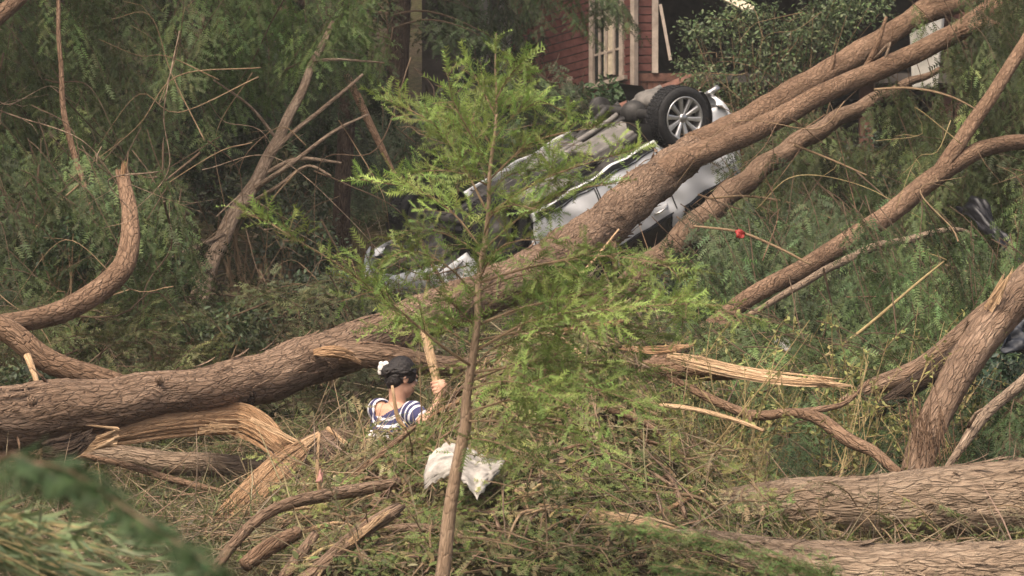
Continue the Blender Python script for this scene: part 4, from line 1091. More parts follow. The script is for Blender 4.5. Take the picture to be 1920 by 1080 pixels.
torso_pts = [PEL - upz * .05, PEL + upz * .08, PEL * .5 + SC * .5 - gf * .035, SC - upz * .10 - gf * .015, SC + upz * .0, SC + upz * .045 + gf * .01]
torso_r = [.155, .158, .140, .168, .150, .07]
capsule(body, torso_pts, torso_r, .66, gr, .02, 28)
capsule(body, [SC + upz * .0, SC + upz * .06 + gf * .01, HC - hu * .07 - hf * .015], [.062, .056, .056])
for s in (shR, shL): body.ell(s, (.068, .068, .066))
capsule(body, [shR, (shR + elR) / 2 - upz * .01, elR], [.057, .050, .042])
capsule(body, [elR, elR * .6 + wrR * .4 + gr * .006, wrR], [.043, .041, .028])
elL = shL + gf * .14 - upz * .22 - gr * .05; wrL = elL + gf * .22 - upz * .06 + gr * .06
capsule(body, [shL, (shL + elL) / 2, elL], [.055, .048, .040]); capsule(body, [elL, (elL + wrL) / 2, wrL], [.040, .036, .026])
# head
body.ell(HC + hu * .028 - hf * .012, (.077, .097, .098), HM); body.ell(HC - hu * .045 + hf * .035, (.060, .066, .072), HM)
body.ell(HC - hu * .098 + hf * .066, (.026, .024, .020), HM); body.ell(HC - hu * .012 + hf * .102, (.011, .018, .012), HM); body.ell(HC + hu * .006 + hf * .092, (.010, .010, .022), HM)
body.ell(HC + hu * .030 + hf * .078, (.054, .016, .012), HM)
body.ell(HC - hu * .058 + hf * .094, (.022, .010, .007), HM); body.ell(HC - hu * .070 + hf * .092, (.019, .010, .008), HM)
for s in (-1, 1):
    body.ell(HC + hr * s * .078 - hu * .008 - hf * .008, (.010, .020, .032), HM); body.ell(HC + hr * s * .046 - hu * .03 + hf * .066, (.020, .018, .018), HM)
# hands: right closes round the stake, left reaches down to the brush
def grip(mb, ctr, ax, wrist, rad, toward):
    ax = nrm(ax); o = nrm(toward - ax * (toward @ ax)); q = np.cross(ax, o)
    palm = ctr + o * (rad + .014)
    capsule(mb, [wrist, wrist * .4 + palm * .6, palm], [.026, .030, .026])
    mb.ell(palm, (.016, .036, .044), np.stack([o, q, ax], 1))
    for k, (h_, ln, rr) in enumerate(((-.036, 2.9, .0092), (-.012, 3.2, .0098), (.012, 3.0, .0095), (.034, 2.6, .0082))):
        th = np.linspace(.25, ln, 9); R_ = rad + .009
        pts = np.array([ctr + ax * (h_ + .004 * math.sin(t * 2)) + (o * math.cos(t) + q * math.sin(t)) * R_ for t in th])
        capsule(mb, pts, np.linspace(rr, rr * .8, 9), step=.006, sides=10)
    th = np.linspace(-.2, -1.7, 7)
    pts = np.array([ctr + ax * (-.030 - .014 * k / 6) + (o * math.cos(t) + q * math.sin(t)) * (rad + .011) for k, t in enumerate(th)])
    capsule(mb, pts, np.linspace(.013, .0095, 7), step=.006, sides=10)
hc = stA + sax * ((P(822, 727, 20.22) - stA) @ sax)
grip(body, hc, sax, wrR, .030, np.array([.75, -.66, -.05]))
grip(body, wrL + gf * .08 - upz * .02, gr, wrL, .012, -upz * .2 - gf)
hipR, hipL = PEL + gr * .09 - upz * .02, PEL - gr * .09 - upz * .02
legs = MB()
def leg(mb, dr, s):
    hip = hipR if s > 0 else hipL
    kn = hip + gf * .40 + gr * s * .06; kn[2] = zg + .075 + (0.0)
    an = hip - gf * .02 + gr * s * .02; an[2] = zg + .06
    capsule(mb, [hip, (hip + kn) / 2 + upz * .02, kn], [.092 + dr, .080 + dr, .060 + dr])
    capsule(mb, [kn, kn * .6 + an * .4, an], [.056 + dr, .056 + dr, .038 + dr])
    return kn, an
for s in (1, -1):
    kn, an = leg(body, 0, s); capsule(body, [an, an - gf * .10 - upz * .01, an - gf * .19 - upz * .025], [.036, .034, .026])
    leg(legs, .012, s)
def remesh(mb, name, mt, parent, vox, it, cut=None, attr=None, thick=0):
    t = mb.build('tmp', None, parent)
    rm = t.modifiers.new('r', 'REMESH'); rm.mode = 'VOXEL'; rm.voxel_size = vox
    sm = t.modifiers.new('s', 'SMOOTH'); sm.iterations = it; sm.factor = .5
    dg = bpy.context.evaluated_depsgraph_get(); dg.update()
    me = bpy.data.meshes.new_from_object(t.evaluated_get(dg))
    n = len(me.vertices); v = np.empty(n * 3, np.float32); me.vertices.foreach_get('co', v); v = v.reshape(-1, 3) + org(parent)
    f = [tuple(p.vertices) for p in me.polygons]
    bpy.data.objects.remove(t)
    if cut is not None:
        keep = cut(v); f = [q for q in f if all(keep[i] for i in q)]
    at = {'bk': ('FLOAT_VECTOR', attr(v) if attr else v)}
    o = mk(name, v, f, mt, parent, None, True, at)
    if thick:
        s_ = o.modifiers.new('solid', 'SOLIDIFY'); s_.thickness = thick; s_.offset = 1
    return o
remesh(body, 'body', M['skin'], person, .0055, 4)
legs.tube(np.array([PEL - upz * .10, PEL, PEL + upz * .10]), [.15, .172, .165], 28, flat=.70, fl_dir=gr)
remesh(legs, 'trousers', M['denim'], person, .009, 4)
sh = MB()
capsule(sh, torso_pts[:-1] + [SC + upz * .03], [r + .014 for r in torso_r[:-1]] + [.10], .69, gr, .02, 28)
for s in (shR, shL): sh.ell(s, (.080, .080, .076))
capsule(sh, [shR, shR * .45 + elR * .55], [.072, .062]); capsule(sh, [shL, shL * .45 + elL * .55], [.070, .060])
nape = SC + upz * .055 - gf * .075 - gr * .03
def shirt_mat(nt, b):
    a = N(nt, 'ShaderNodeAttribute', attribute_name='bk'); sx = N(nt, 'ShaderNodeSeparateXYZ'); nt.links.new(a.outputs['Vector'], sx.inputs[0])
    navy, wh = (.050, .050, .105), (.58, .56, .57)
    r = nt.nodes.new('ShaderNodeValToRGB'); r.color_ramp.interpolation = 'CONSTANT'; e = r.color_ramp.elements
    stops = [(0, navy), (.128, wh), (.146, navy), (.178, wh), (.196, navy), (.232, wh), (.268, navy), (.33, wh), (.35, navy)]
    while len(e) < len(stops): e.new(.5)
    for el, (p_, c_) in zip(e, stops): el.position = p_; el.color = (*c_, 1)
    n_ = noise(nt, coord(nt), 14, 3); ad = N(nt, 'ShaderNodeMath', operation='MULTIPLY_ADD'); nt.links.new(n_, ad.inputs[0]); ad.inputs[1].default_value = .03; nt.links.new(sx.outputs[0], ad.inputs[2])
    nt.links.new(ad.outputs[0], r.inputs[0]); nt.links.new(r.outputs[0], b.inputs['Base Color'])
    b.inputs['Roughness'].default_value = .9; b.inputs['Specular IOR Level'].default_value = .1
    bump(nt, b, noise(nt, coord(nt), 9, 3), .6, .03)
M['shirt'] = mat('striped_shirt', shirt_mat)
remesh(sh, 'shirt', M['shirt'], person, .008, 5, lambda v: (np.linalg.norm((v - nape) * np.array([1, 1, 1.15]), axis=1) > .108) & (v[:, 2] < SC[2] + .075),
       lambda v: np.stack([np.linalg.norm(v - (nape + gr * .06 + gf * .02), axis=1)] * 3, 1), .004)
hm = MB()
hm.ell(HC + hu * .036 - hf * .022, (.086, .098, .100), HM, 28, 20); hm.ell(HC - hu * .02 - hf * .055, (.074, .058, .075), HM); hm.ell(HC + hu * .01 - hf * .115, (.042, .040, .045), HM)
for s in (-1, 1): hm.ell(HC + hr * s * .066 + hu * .02 + hf * .02, (.022, .040, .05), HM)
rgh = np.random.default_rng(8)
for k in range(170):
    a = rgh.uniform(-1.5, 1.5); q0 = HC + HM @ (np.array([.088 * math.sin(a), .070 * math.cos(a) - .005, .075 * math.cos(a) ** 2 + .015]) + rgh.normal(0, .006, 3))
    q2 = HC + HM @ (np.array([0, -.115, .01]) + rgh.normal(0, .02, 3)); md = (q0 + q2) / 2; md = HC + nrm(md - HC - hu * .02) * .104 + hu * .02 + rgh.normal(0, .004, 3)
    hm.tube(catmull([q0, md, q2], .02), .0042, 5)
for k in range(16):
    q0 = HC + HM @ np.array([rgh.uniform(-.07, .07), rgh.uniform(-.13, -.05), rgh.uniform(-.05, .06)]); hm.tube(np.array([q0, q0 + rgh.normal(0, .015, 3) - hf * .02 - hu * .02, q0 + rgh.normal(0, .02, 3) - hf * .025 - hu * .05]), [.0045, .004, .003], 5)
remesh(hm, 'hair', M['hair'], person, .0042, 1)
m = MB()
for q, rr_ in (((-.03, -.125, .040), (.032, .024, .034)), ((-.028, -.145, .022), (.026, .028, .030)), ((-.036, -.140, -.002), (.026, .022, .028)), ((-.02, -.16, .045), (.016, .02, .016))):
    m.ell(HC + HM @ np.array(q), rr_, HM)
remesh(m, 'hair_tie', M['clip'], person, .006, 8)
for s in (-1, 1):
    m = MB(); m.ell(HC + hr * s * .031 + hu * .006 + hf * .083, (.012, .010, .008), HM); m.build('eye', M['clip'], person, smooth=True)
    m = MB(); m.ell(HC + hr * s * .031 + hu * .022 + hf * .092, (.017, .006, .004), HM); m.build('eyebrow', M['hair'], person, smooth=True)
m = MB(); m.ell(HC - hu * .064 + hf * .099, (.020, .006, .004), HM); m.build('lips', M['pink'], person, smooth=True)
m = MB(); C = catmull([[*stA, .034], [*(stA * .6 + stB * .4), .033], [*stB, .028]], .03); m.tube(C[:, :3], C[:, 3], 12, .10, 8, .8)
tag(m.build('wooden_stake', M['wood_pale'], None, stB), 'pale split wooden stake held upright by the crouching person', 'stake')

# ------------------------------------------------------------------ young cypress in front
rng = np.random.default_rng(11)
SD = 14.6
yc = thing('young_cypress', 'young bright green cypress sapling standing before the debris mound', 'tree', gpt(xat(826, SD), SD))
stem = [(818, 1150, SD, 34), (834, 1060, SD, 31), (848, 960, SD, 29), (862, 860, SD, 26), (872, 800, SD, 26), (874, 745, SD, 20), (886, 680, SD, 18), (896, 600, SD - .03, 15), (897, 520, SD + .02, 13), (913, 410, SD, 10), (918, 320, SD - .03, 8), (930, 215, SD, 6), (928, 130, SD + .02, 4), (930, 62, SD, 2.5)]
m, sp_, sr_ = limbmesh([(a, b, c, w * .88) for a, b, c, w in stem], 14, .05, .03); m.build('trunk', M['bark_pale'], yc, smooth=True)
def bough(root, ctrl, col, nsub, sublen, bl, step, hang, sag=.3, T=T_SAP, r0=None, ang=50, bare=.12, mt='twig', up=(0, 0, 1), fluff=.45):
    C = catmull([[*P(a, b, d)] for a, b, d in ctrl], .05)
    Fq = Fo(); tw = MB()
    L = np.linalg.norm(np.diff(C, axis=0), axis=1).sum()
    frond(Fq, tw, None, None, L, rng, col, sag, nsub, sublen, bl, step, hang, r0 or .0075 + .002 * L, up, True, ang, C, bare, fluff)
    b = tw.build('branch', M[mt], root)
    Fq.build('foliage', T, M['leaf'], b)
    return b
TUFT = .34
B = [([(905, 470), (850, 400), (780, 355), (690, 340)], .2), ([(890, 690), (830, 650), (740, 575), (640, 500), (540, 440), (468, 398)], -.5),
     ([(912, 395), (868, 310), (812, 232), (722, 186)], .1), ([(922, 320), (885, 255), (850, 190), (840, 140)], -.2), ([(928, 215), (905, 170), (880, 120)], .1), ([(929, 190), (950, 150), (975, 120)], -.1),
     ([(926, 260), (965, 215), (1015, 190), (1062, 215)], .1), ([(920, 335), (985, 275), (1050, 250), (1115, 240)], -.2), ([(912, 405), (1000, 345), (1090, 310), (1185, 282)], -.35),
     ([(904, 470), (985, 400), (1060, 360), (1150, 345)], .3), ([(900, 530), (1000, 500), (1130, 480), (1300, 505)], -.2), ([(893, 610), (1010, 570), (1180, 550), (1405, 592)], .1),
     ([(888, 660), (1000, 600), (1120, 580), (1290, 570)], -.4), ([(882, 715), (980, 680), (1090, 680), (1230, 705)], .2), ([(874, 775), (970, 745), (1090, 725), (1200, 755)], -.3),
     ([(870, 820), (930, 830), (1010, 860)], -.4), ([(905, 480), (860, 450), (800, 430), (745, 445)], .5), ([(898, 560), (840, 500), (770, 470), (715, 490)], -.3),
     ([(890, 650), (820, 610), (760, 595), (705, 610)], .3), ([(918, 350), (880, 330), (835, 320), (780, 322)], -.4), ([(915, 370), (950, 330), (1000, 320), (1050, 325)], .4),
     ([(925, 280), (895, 235), (860, 220), (800, 225)], .3), ([(900, 520), (930, 470), (980, 450), (1040, 455)], -.5), ([(895, 600), (930, 560), (985, 540), (1060, 545)], .45),
     ([(886, 690), (930, 650), (985, 640), (1050, 640)], .5), ([(908, 440), (925, 400), (960, 385), (1005, 392)], -.6), ([(880, 730), (935, 715), (1000, 725), (1080, 770)], -.55), ([(929, 205), (955, 190), (985, 180)], .2),
     ([(890, 640), (990, 620), (1100, 610), (1230, 630)], .25), ([(884, 700), (960, 690), (1050, 700), (1150, 735)], -.1), ([(872, 790), (940, 790), (1030, 800), (1120, 830)], -.35), ([(893, 615), (850, 570), (815, 540), (790, 500)], -.45), ([(899, 545), (960, 520), (1050, 510), (1140, 530)], .35)]
for (pts, dd) in B:
    n = len(pts); L = sum(math.dist(pts[i], pts[i + 1]) for i in range(n - 1)) / 410
    ctrl = [(a, b, SD + dd * i / (n - 1)) for i, (a, b) in enumerate(pts)]
    bough(yc, ctrl, np.array(G_SAP) * np.array([1.08, 1.06, 1.05]) * (1.18 + .13 * (pts[-1][1] < 450)), int((10 + 17 * L) * (1.7 if pts[-1][1] > 500 else 1.45)), .13 + .12 * min(L, 1.2), .115, .034, .05 if pts[-1][1] > 480 else -.18, .25, r0=.0035 + .0035 * L, bare=.22 if L > .5 else .05)
Fq = Fo()
for k in range(70):                                   # tufts straight on the leading shoot
    t = rng.uniform(.55, 1); i_ = int(t * (len(sp_) - 1)); a = rng.uniform(0, 6.28)
    Fq.add(sp_[i_], nrm((math.cos(a), math.sin(a), 1.0)), (0, 0, 1), .11 * (1.25 - t * .4), vary(rng, np.array(G_SAP) * 1.2, 1)[0])
Fq.build('foliage', T_SAP, M['leaf'], yc)

# ------------------------------------------------------------------ other cypress boughs and crowns
def crown(name, label, cat, box, dr, n, col, mean, hang, Lr=(.8, 1.6), bl=.12, T=T_MID, nsub=15, sublen=.45, step=.05, sag=.7, group=None, mt='twig_dark', seed=0, r0=.0045, minh=.1, limbs=0):
    """the drooping crown of a fallen or standing tree: stems and foliage filling a volume"""
    rg = np.random.default_rng(seed)
    x0, x1, y0, y1 = box
    q = P((x0 + x1) / 2, y1, sum(dr) / 2)
    root = thing(name, label, cat, gpt(q[0], q[1]), group)
    Fq = Fo(); tw = MB(); tries = 0; k = 0
    while k < n and tries < n * 6:
        tries += 1
        d = rg.uniform(*dr); p = P(rg.uniform(x0, x1), rg.uniform(y0, y1), d)
        if p[2] < ground(p[0], p[1]) + minh: continue
        dd = nrm(np.asarray(mean, float) + rg.normal(0, .45, 3) * np.array([1, 1, .6]))
        L = rg.uniform(*Lr)
        frond(Fq, tw, p - dd * L * .5, dd, L, rg, np.asarray(col) * 1.12 * math.exp(rg.normal(0, .33)), sag, nsub, sublen * L, bl * 1.15, step, hang, r0, subtw=(k % 2 == 0))
        k += 1
    for k in range(limbs * 2 // 3):
        a = P(rg.uniform(x0, x1), rg.uniform(y0, y1), rg.uniform(*dr)); dd = nrm(np.asarray(mean, float) + rg.normal(0, .6, 3))
        L = rg.uniform(.8, 1.9)
        pts = catmull([a - dd * L / 2, a - dd * L * .1 + rg.normal(0, .07, 3), a + dd * L * .22 + rg.normal(0, .06, 3), a + dd * L / 2 + np.array([0, 0, -.3]) + rg.normal(0, .1, 3)], .08)
        tw.tube(pts, np.linspace(rg.uniform(.004, .010), .002, len(pts)), 6, .05, k)
    tw.build('stems', M[mt], root); Fq.build('foliage', T, M['leaf'], root)
    return root
RD = (.55, -.25, -.55)
crown('fallen_cypress', 'drooping green crown sprays beyond the lower trunk fork', 'fallen tree', (1400, 1640, 215, 420), (33, 36.5), 60, G_BLUE, RD, .5, seed=1, limbs=6)
crown('fallen_cypress', 'hanging cypress sprays below the cream panel at the upper right', 'fallen tree', (1680, 1980, 190, 400), (30.5, 34), 80, G_BLUE, (.35, -.2, -.8), .6, seed=2, limbs=8)
crown('fallen_cypress', 'hanging sprays between the lower fork and the right edge', 'fallen tree', (1800, 2000, 0, 190), (30.5, 34), 34, G_BLUE, (.35, -.2, -.8), 1.0, seed=22, limbs=3)
crown('fallen_cypress', 'weeping grey green sprays below the car tail and red scrap', 'fallen tree', (1330, 1700, 400, 600), (26.5, 30), 85, (.062, .088, .036), RD, .5, seed=3, limbs=8)
crown('fallen_cypress', 'dense weeping sprays under the black plastic sheet', 'fallen tree', (1640, 1980, 440, 700), (22.5, 26.5), 85, (.066, .098, .036), (.35, -.2, -.7), .6, (.6, 1.2), .10, seed=4, limbs=8)
crown('fallen_cypress', 'low tangled sprays between the slim leaning tree and the snapped limb', 'fallen tree', (1290, 1700, 590, 780), (20.5, 23.5), 75, (.070, .095, .034), (.5, -.2, .1), .3, (.5, 1.0), .09, step=.04, seed=5, limbs=14)
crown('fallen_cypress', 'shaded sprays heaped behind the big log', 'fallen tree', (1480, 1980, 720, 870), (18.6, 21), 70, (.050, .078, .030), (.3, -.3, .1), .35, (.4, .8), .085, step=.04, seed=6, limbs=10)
crown('fallen_cypress', 'sprays beyond the right edge under the bent tree', 'fallen tree', (1990, 2420, 150, 760), (23, 32), 90, G_BLUE, RD, .5, seed=32, limbs=6)
crown('cypress_thicket', 'sprays beyond the left edge by the curved limb', 'tree', (-480, -60, 0, 700), (23.5, 32), 90, G_DARK, (.2, -.2, -.5), .5, seed=33, limbs=8)
crown('cypress_thicket', 'light drooping cypress sprays hanging in the upper left', 'tree', (-60, 360, -60, 330), (28, 32.5), 105, (.072, .095, .034), (.4, -.2, -.5), .55, (.8, 1.7), .12, seed=7, limbs=26)
crown('cypress_thicket', 'soft green sprays round the snapped curved limb', 'tree', (-40, 330, 310, 590), (24, 27), 80, (.060, .082, .030), (.1, -.2, -.5), .5, (.6, 1.3), .11, seed=8, limbs=24)
crown('cypress_thicket', 'brown green tangle under the curved limb behind the long trunk', 'tree', (-40, 420, 560, 740), (22.3, 25.0), 85, (.082, .090, .036), (.1, -.2, .5), .1, (.4, .9), .085, step=.04, seed=9, limbs=30)
crown('cypress_thicket', 'feathery light green sprays at the top of the thicket', 'tree', (400, 700, -60, 120), (31, 35), 55, (.066, .098, .030), (.2, -.3, -.7), .6, (.8, 1.6), .12, seed=10, limbs=8)
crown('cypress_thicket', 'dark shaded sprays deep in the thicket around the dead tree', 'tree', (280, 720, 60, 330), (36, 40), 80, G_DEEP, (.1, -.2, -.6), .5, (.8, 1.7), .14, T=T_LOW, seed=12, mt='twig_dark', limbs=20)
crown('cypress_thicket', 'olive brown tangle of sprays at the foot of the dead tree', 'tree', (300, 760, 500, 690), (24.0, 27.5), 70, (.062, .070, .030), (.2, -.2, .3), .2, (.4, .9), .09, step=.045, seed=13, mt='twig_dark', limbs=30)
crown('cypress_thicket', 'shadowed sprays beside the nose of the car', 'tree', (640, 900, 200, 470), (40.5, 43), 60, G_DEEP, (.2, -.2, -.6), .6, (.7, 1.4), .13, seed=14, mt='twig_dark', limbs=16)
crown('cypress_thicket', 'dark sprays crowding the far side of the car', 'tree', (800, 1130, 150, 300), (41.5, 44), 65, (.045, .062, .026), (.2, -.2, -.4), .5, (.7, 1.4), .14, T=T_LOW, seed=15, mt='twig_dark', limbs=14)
crown('hanging_bough', 'dark cypress bough hanging in front of the house window', 'branch', (1000, 1180, -60, 50), (43.8, 45), 9, G_DARK, (.5, -.1, -.5), .6, (.6, 1.2), .13, seed=16, mt='twig_dark')
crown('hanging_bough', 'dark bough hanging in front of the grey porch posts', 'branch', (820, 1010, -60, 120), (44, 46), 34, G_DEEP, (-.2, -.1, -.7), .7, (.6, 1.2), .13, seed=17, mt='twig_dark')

# standing cypresses of the bank: their crowns rise above the picture and shade the thicket
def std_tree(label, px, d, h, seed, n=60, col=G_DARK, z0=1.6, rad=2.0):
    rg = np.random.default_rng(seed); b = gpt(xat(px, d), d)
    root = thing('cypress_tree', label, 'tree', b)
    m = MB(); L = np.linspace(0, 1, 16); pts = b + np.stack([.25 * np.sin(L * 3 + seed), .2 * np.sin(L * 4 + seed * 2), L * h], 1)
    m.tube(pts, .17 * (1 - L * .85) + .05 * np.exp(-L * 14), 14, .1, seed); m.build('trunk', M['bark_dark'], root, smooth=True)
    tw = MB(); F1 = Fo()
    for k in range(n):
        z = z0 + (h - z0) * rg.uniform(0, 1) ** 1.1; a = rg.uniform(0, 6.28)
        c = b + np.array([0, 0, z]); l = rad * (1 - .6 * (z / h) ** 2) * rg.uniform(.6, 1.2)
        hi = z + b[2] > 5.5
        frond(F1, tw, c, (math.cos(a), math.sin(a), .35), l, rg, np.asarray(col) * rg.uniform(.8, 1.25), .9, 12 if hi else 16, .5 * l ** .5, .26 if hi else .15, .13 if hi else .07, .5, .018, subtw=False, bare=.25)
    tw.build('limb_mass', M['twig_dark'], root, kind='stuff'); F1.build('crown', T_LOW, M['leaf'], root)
def high_tree(label, x, y, h, seed, rad=4.2, z0=6.5, n=85):  # unseen trees, added so their high crowns darken the background
    rg = np.random.default_rng(seed); b = gpt(x, y)
    root = thing('shade_tree', label, 'tree', b)
    m = MB(); L = np.linspace(0, 1, 18); pts = b + np.stack([.3 * np.sin(L * 3 + seed), .3 * np.sin(L * 4 + seed * 2), L * h], 1)
    m.tube(pts, .30 * (1 - L * .85) + .12 * np.exp(-L * 14), 16, .1, seed); m.build('trunk', M['bark'], root, smooth=True)
    tw = MB(); F1 = Fo()
    for k in range(n):
        z = z0 + (h - z0) * rg.uniform(0, 1); a = rg.uniform(0, 6.28); l = rad * (1 - .55 * ((z - z0) / (h - z0)) ** 2) * rg.uniform(.6, 1.15)
        frond(F1, tw, np.array([np.interp(z, pts[:, 2] - b[2], pts[:, 0]), np.interp(z, pts[:, 2] - b[2], pts[:, 1]), b[2] + z]), (math.cos(a), math.sin(a), .3), l, rg, np.asarray(G_MID) * rg.uniform(.8, 1.2), .5, 18, .36 * l, .40, .17, .3, .03, subtw=False, bare=.2)
    tw.build('limb_mass', M['twig'], root, kind='stuff'); F1.build('crown', T_LOW, M['leaf'], root)
for lab, x, y, h, sd_ in (('tall added shade tree left of the camera view over the thicket', -7.2, 26.5, 14, 81), ('tall added shade tree left of the view further back', -6.8, 33, 15, 82), ('tall added shade tree over the far left thicket', -3.5, 47, 17, 83), ('tall added shade tree behind the left of the house', 0.2, 50, 18, 84),
                          ('tall added shade tree right of the view near the bent tree', 8.0, 33, 14, 85), ('tall added shade tree far left beyond the view', -9.5, 38, 16, 86), ('tall added shade tree behind the right of the house', 8.0, 46, 17, 87)):
    high_tree(lab, x, y, h, sd_)
for lab, px, d, h, sd_ in (('tall cypress standing at the left edge of the thicket', -90, 34, 11, 41), ('tall dark cypress deep behind the reddish bare limb', 170, 38, 12, 42), ('dark cypress standing far behind the dead tree', 420, 42, 12, 43),
                           ('dark cypress between the thicket and the grey porch posts', 730, 43.5, 12, 44), ('tall cypress on the right edge behind the dark leaning trunk', 2020, 37, 11, 46),
                           ('tall cypress of the left bank beyond the picture edge', -420, 31, 11, 47), ('tall cypress beyond the right picture edge', 2350, 33, 11, 48), ('cypress rising left of the house porch', 600, 46.5, 13, 49), ('cypress in the deep shade behind the left thicket', 300, 46, 13, 50), ('cypress in the far left shade', 20, 44, 13, 51)):
    std_tree(lab, px, d, h, sd_)

def arcs(n, box, dr, label, group, mt, seed, L=(.6, 1.8), up=.0):
    rg = np.random.default_rng(seed)
    for k in range(n):
        a = P(rg.uniform(box[0], box[1]), rg.uniform(box[2], box[3]), rg.uniform(*dr)); an = rg.uniform(0, 6.28); l = rg.uniform(*L)
        dd = nrm(np.array([math.cos(an), rg.normal(0, .3), math.sin(an) * .8 + up])); a = np.array([a[0], a[1], max(a[2], ground(a[0], a[1]) + .15)])
        pts = catmull([a - dd * l / 2 + rg.normal(0, .05, 3), a - dd * l * .15 + rg.normal(0, .11, 3), a + dd * l * .2 + rg.normal(0, .11, 3), a + dd * l * .5 + np.array([0, 0, -.22 * l]) + rg.normal(0, .06, 3)], .06)
        m = MB(); r0_ = rg.uniform(.004, .008); m.tube(pts, np.linspace(r0_, .0018, len(pts)), 6, .05, k)
        for q in range(rg.integers(1, 4)):
            i_ = rg.integers(len(pts) // 4, len(pts) - 1); e = pts[i_] + nrm(dd + rg.normal(0, .8, 3)) * rg.uniform(.12, .4)
            m.tube(np.array([pts[i_], (pts[i_] + e) / 2 + rg.normal(0, .02, 3), e]), [r0_ * .5, r0_ * .35, .0012], 5)
        tag(m.build('bare_twig', M[mt[k % len(mt)]], None, pts[0], True), label, 'twig', group)
# leafy bush behind the car and broadleaf shrubs
def shrub(name, label, cx, d, clumps, size, col, seed, nleaf=60, group=None, twigs=14, cr=.16):
    rg = np.random.default_rng(seed)
    b = gpt(xat(cx, d), d); root = thing(name, label, 'shrub', b, group)
    tw = MB(); Fq = Fo()
    for (px, py, rx, rz, n) in clumps:
        c = P(px, py, d); s = d / FPX
        for k in range(n):
            q = rg.normal(0, 1, 3); q = nrm(q) * rg.uniform(.2, 1) ** .5 * np.array([rx * s, .45 * (rx + rz) / 2 * s + .25, rz * s])
            leafclump(Fq, c + q, (cr, cr, cr * .8), nleaf, rg, size, np.asarray(col) * rg.uniform(.7, 1.35))
            if k % 3 == 0:
                e = c + q; b0 = b + rg.normal(0, .12, 3) * np.array([1, 1, 0])
                pts = catmull([b0, (b0 + e) / 2 + rg.normal(0, .12, 3), e], .12); tw.tube(pts, np.linspace(.018, .004, len(pts)), 6, .05, k)
    tw.build('stems', M['twig'], root); Fq.build('foliage', T_LEAF, M['broad'], root)
    return root
shrub('leafy_bush', 'large leafy grey green bush behind the upturned car', 1430, 41.5, [(1440, 120, 95, 60, 40), (1530, 60, 80, 55, 34), (1375, 185, 80, 45, 26), (1590, 25, 40, 45, 14), (1312, 110, 26, 70, 14), (1480, 200, 80, 40, 20), (1345, 50, 46, 30, 8), (1420, 30, 60, 30, 12), (1300, 190, 40, 30, 10), (1640, 10, 30, 30, 5)], .060, (.098, .132, .058), 61, 52, cr=.24)
arcs(16, (1290, 1500, 30, 200), (40.2, 41.3), 'brown dead twig hanging over the leafy bush behind the car', 'dead twigs over the leafy bush', ('twig', 'bark_red'), 205, (.5, 1.1))
shrub('leafy_bush', 'low dark green bush below the house window', 1120, 43.5, [(1110, 195, 70, 34, 26), (1060, 230, 50, 34, 18), (1160, 180, 30, 20, 8)], .09, (.050, .085, .034), 62, 44)
for k, (lab, px, py, d, rx, rz, n, c) in enumerate((('pale leaved low shrub at the foot of the dark thicket', 480, 375, 33, 130, 45, 50, (.075, .085, .045)), ('shaded shrub right of the dead tree trunk', 570, 450, 30, 80, 60, 34, (.045, .060, .030)),
                           ('dark shrub behind the middle of the long trunk', 600, 560, 27, 110, 55, 46, (.040, .058, .030)), ('broad leaved shrub inside the curve of the snapped limb', 150, 460, 25, 90, 60, 36, (.055, .082, .036)),
                           ('green shrub right of the curved limb', 310, 500, 26, 70, 60, 32, (.058, .085, .036)), ('low shrub between dead tree and long trunk', 430, 620, 24.5, 100, 45, 34, (.060, .078, .036)), ('dark shrub before the nose of the car', 660, 560, 30, 60, 40, 22, (.036, .050, .026)),
                           ('dull shrub under the bowed limb', 60, 720, 22, 70, 30, 18, (.055, .07, .034)), ('grey green shrub behind the black plastic sheet', 1680, 300, 35, 120, 60, 34, (.06, .08, .045)), ('dark shrub at the right edge behind the bent tree', 1890, 700, 21.5, 60, 60, 26, (.036, .058, .034)), ('shadowed shrub under the car tail', 1290, 520, 33, 110, 30, 26, (.04, .055, .028)))):
    shrub('shrub', lab, px, d, [(px, py, rx, rz, n)], .065 if d > 28 else .05, c, 70 + k, 34, None, cr=.14)

# ------------------------------------------------------------------ cover of the ground and of the mound
def scatter(n, xr, yr, rg, dens=None):
    """points on the ground inside the widening view cone"""
    y = rg.uniform(*yr, n * 3); px = rg.uniform(*xr, n * 3); x = (px - 960) / FPX * y
    keep = rg.uniform(0, 1, n * 3) < (y / yr[1])
    x, y = x[keep][:n], y[keep][:n]
    return np.stack([x, y, ground(x, y)], 1)
def onslope(p):
    e = .05
    gx_ = (ground(p[:, 0] + e, p[:, 1]) - ground(p[:, 0] - e, p[:, 1])) / (2 * e); gy_ = (ground(p[:, 0], p[:, 1] + e) - ground(p[:, 0], p[:, 1] - e)) / (2 * e)
    return nrm(np.stack([-gx_, -gy_, np.ones(len(p))], 1))
rg = np.random.default_rng(77)
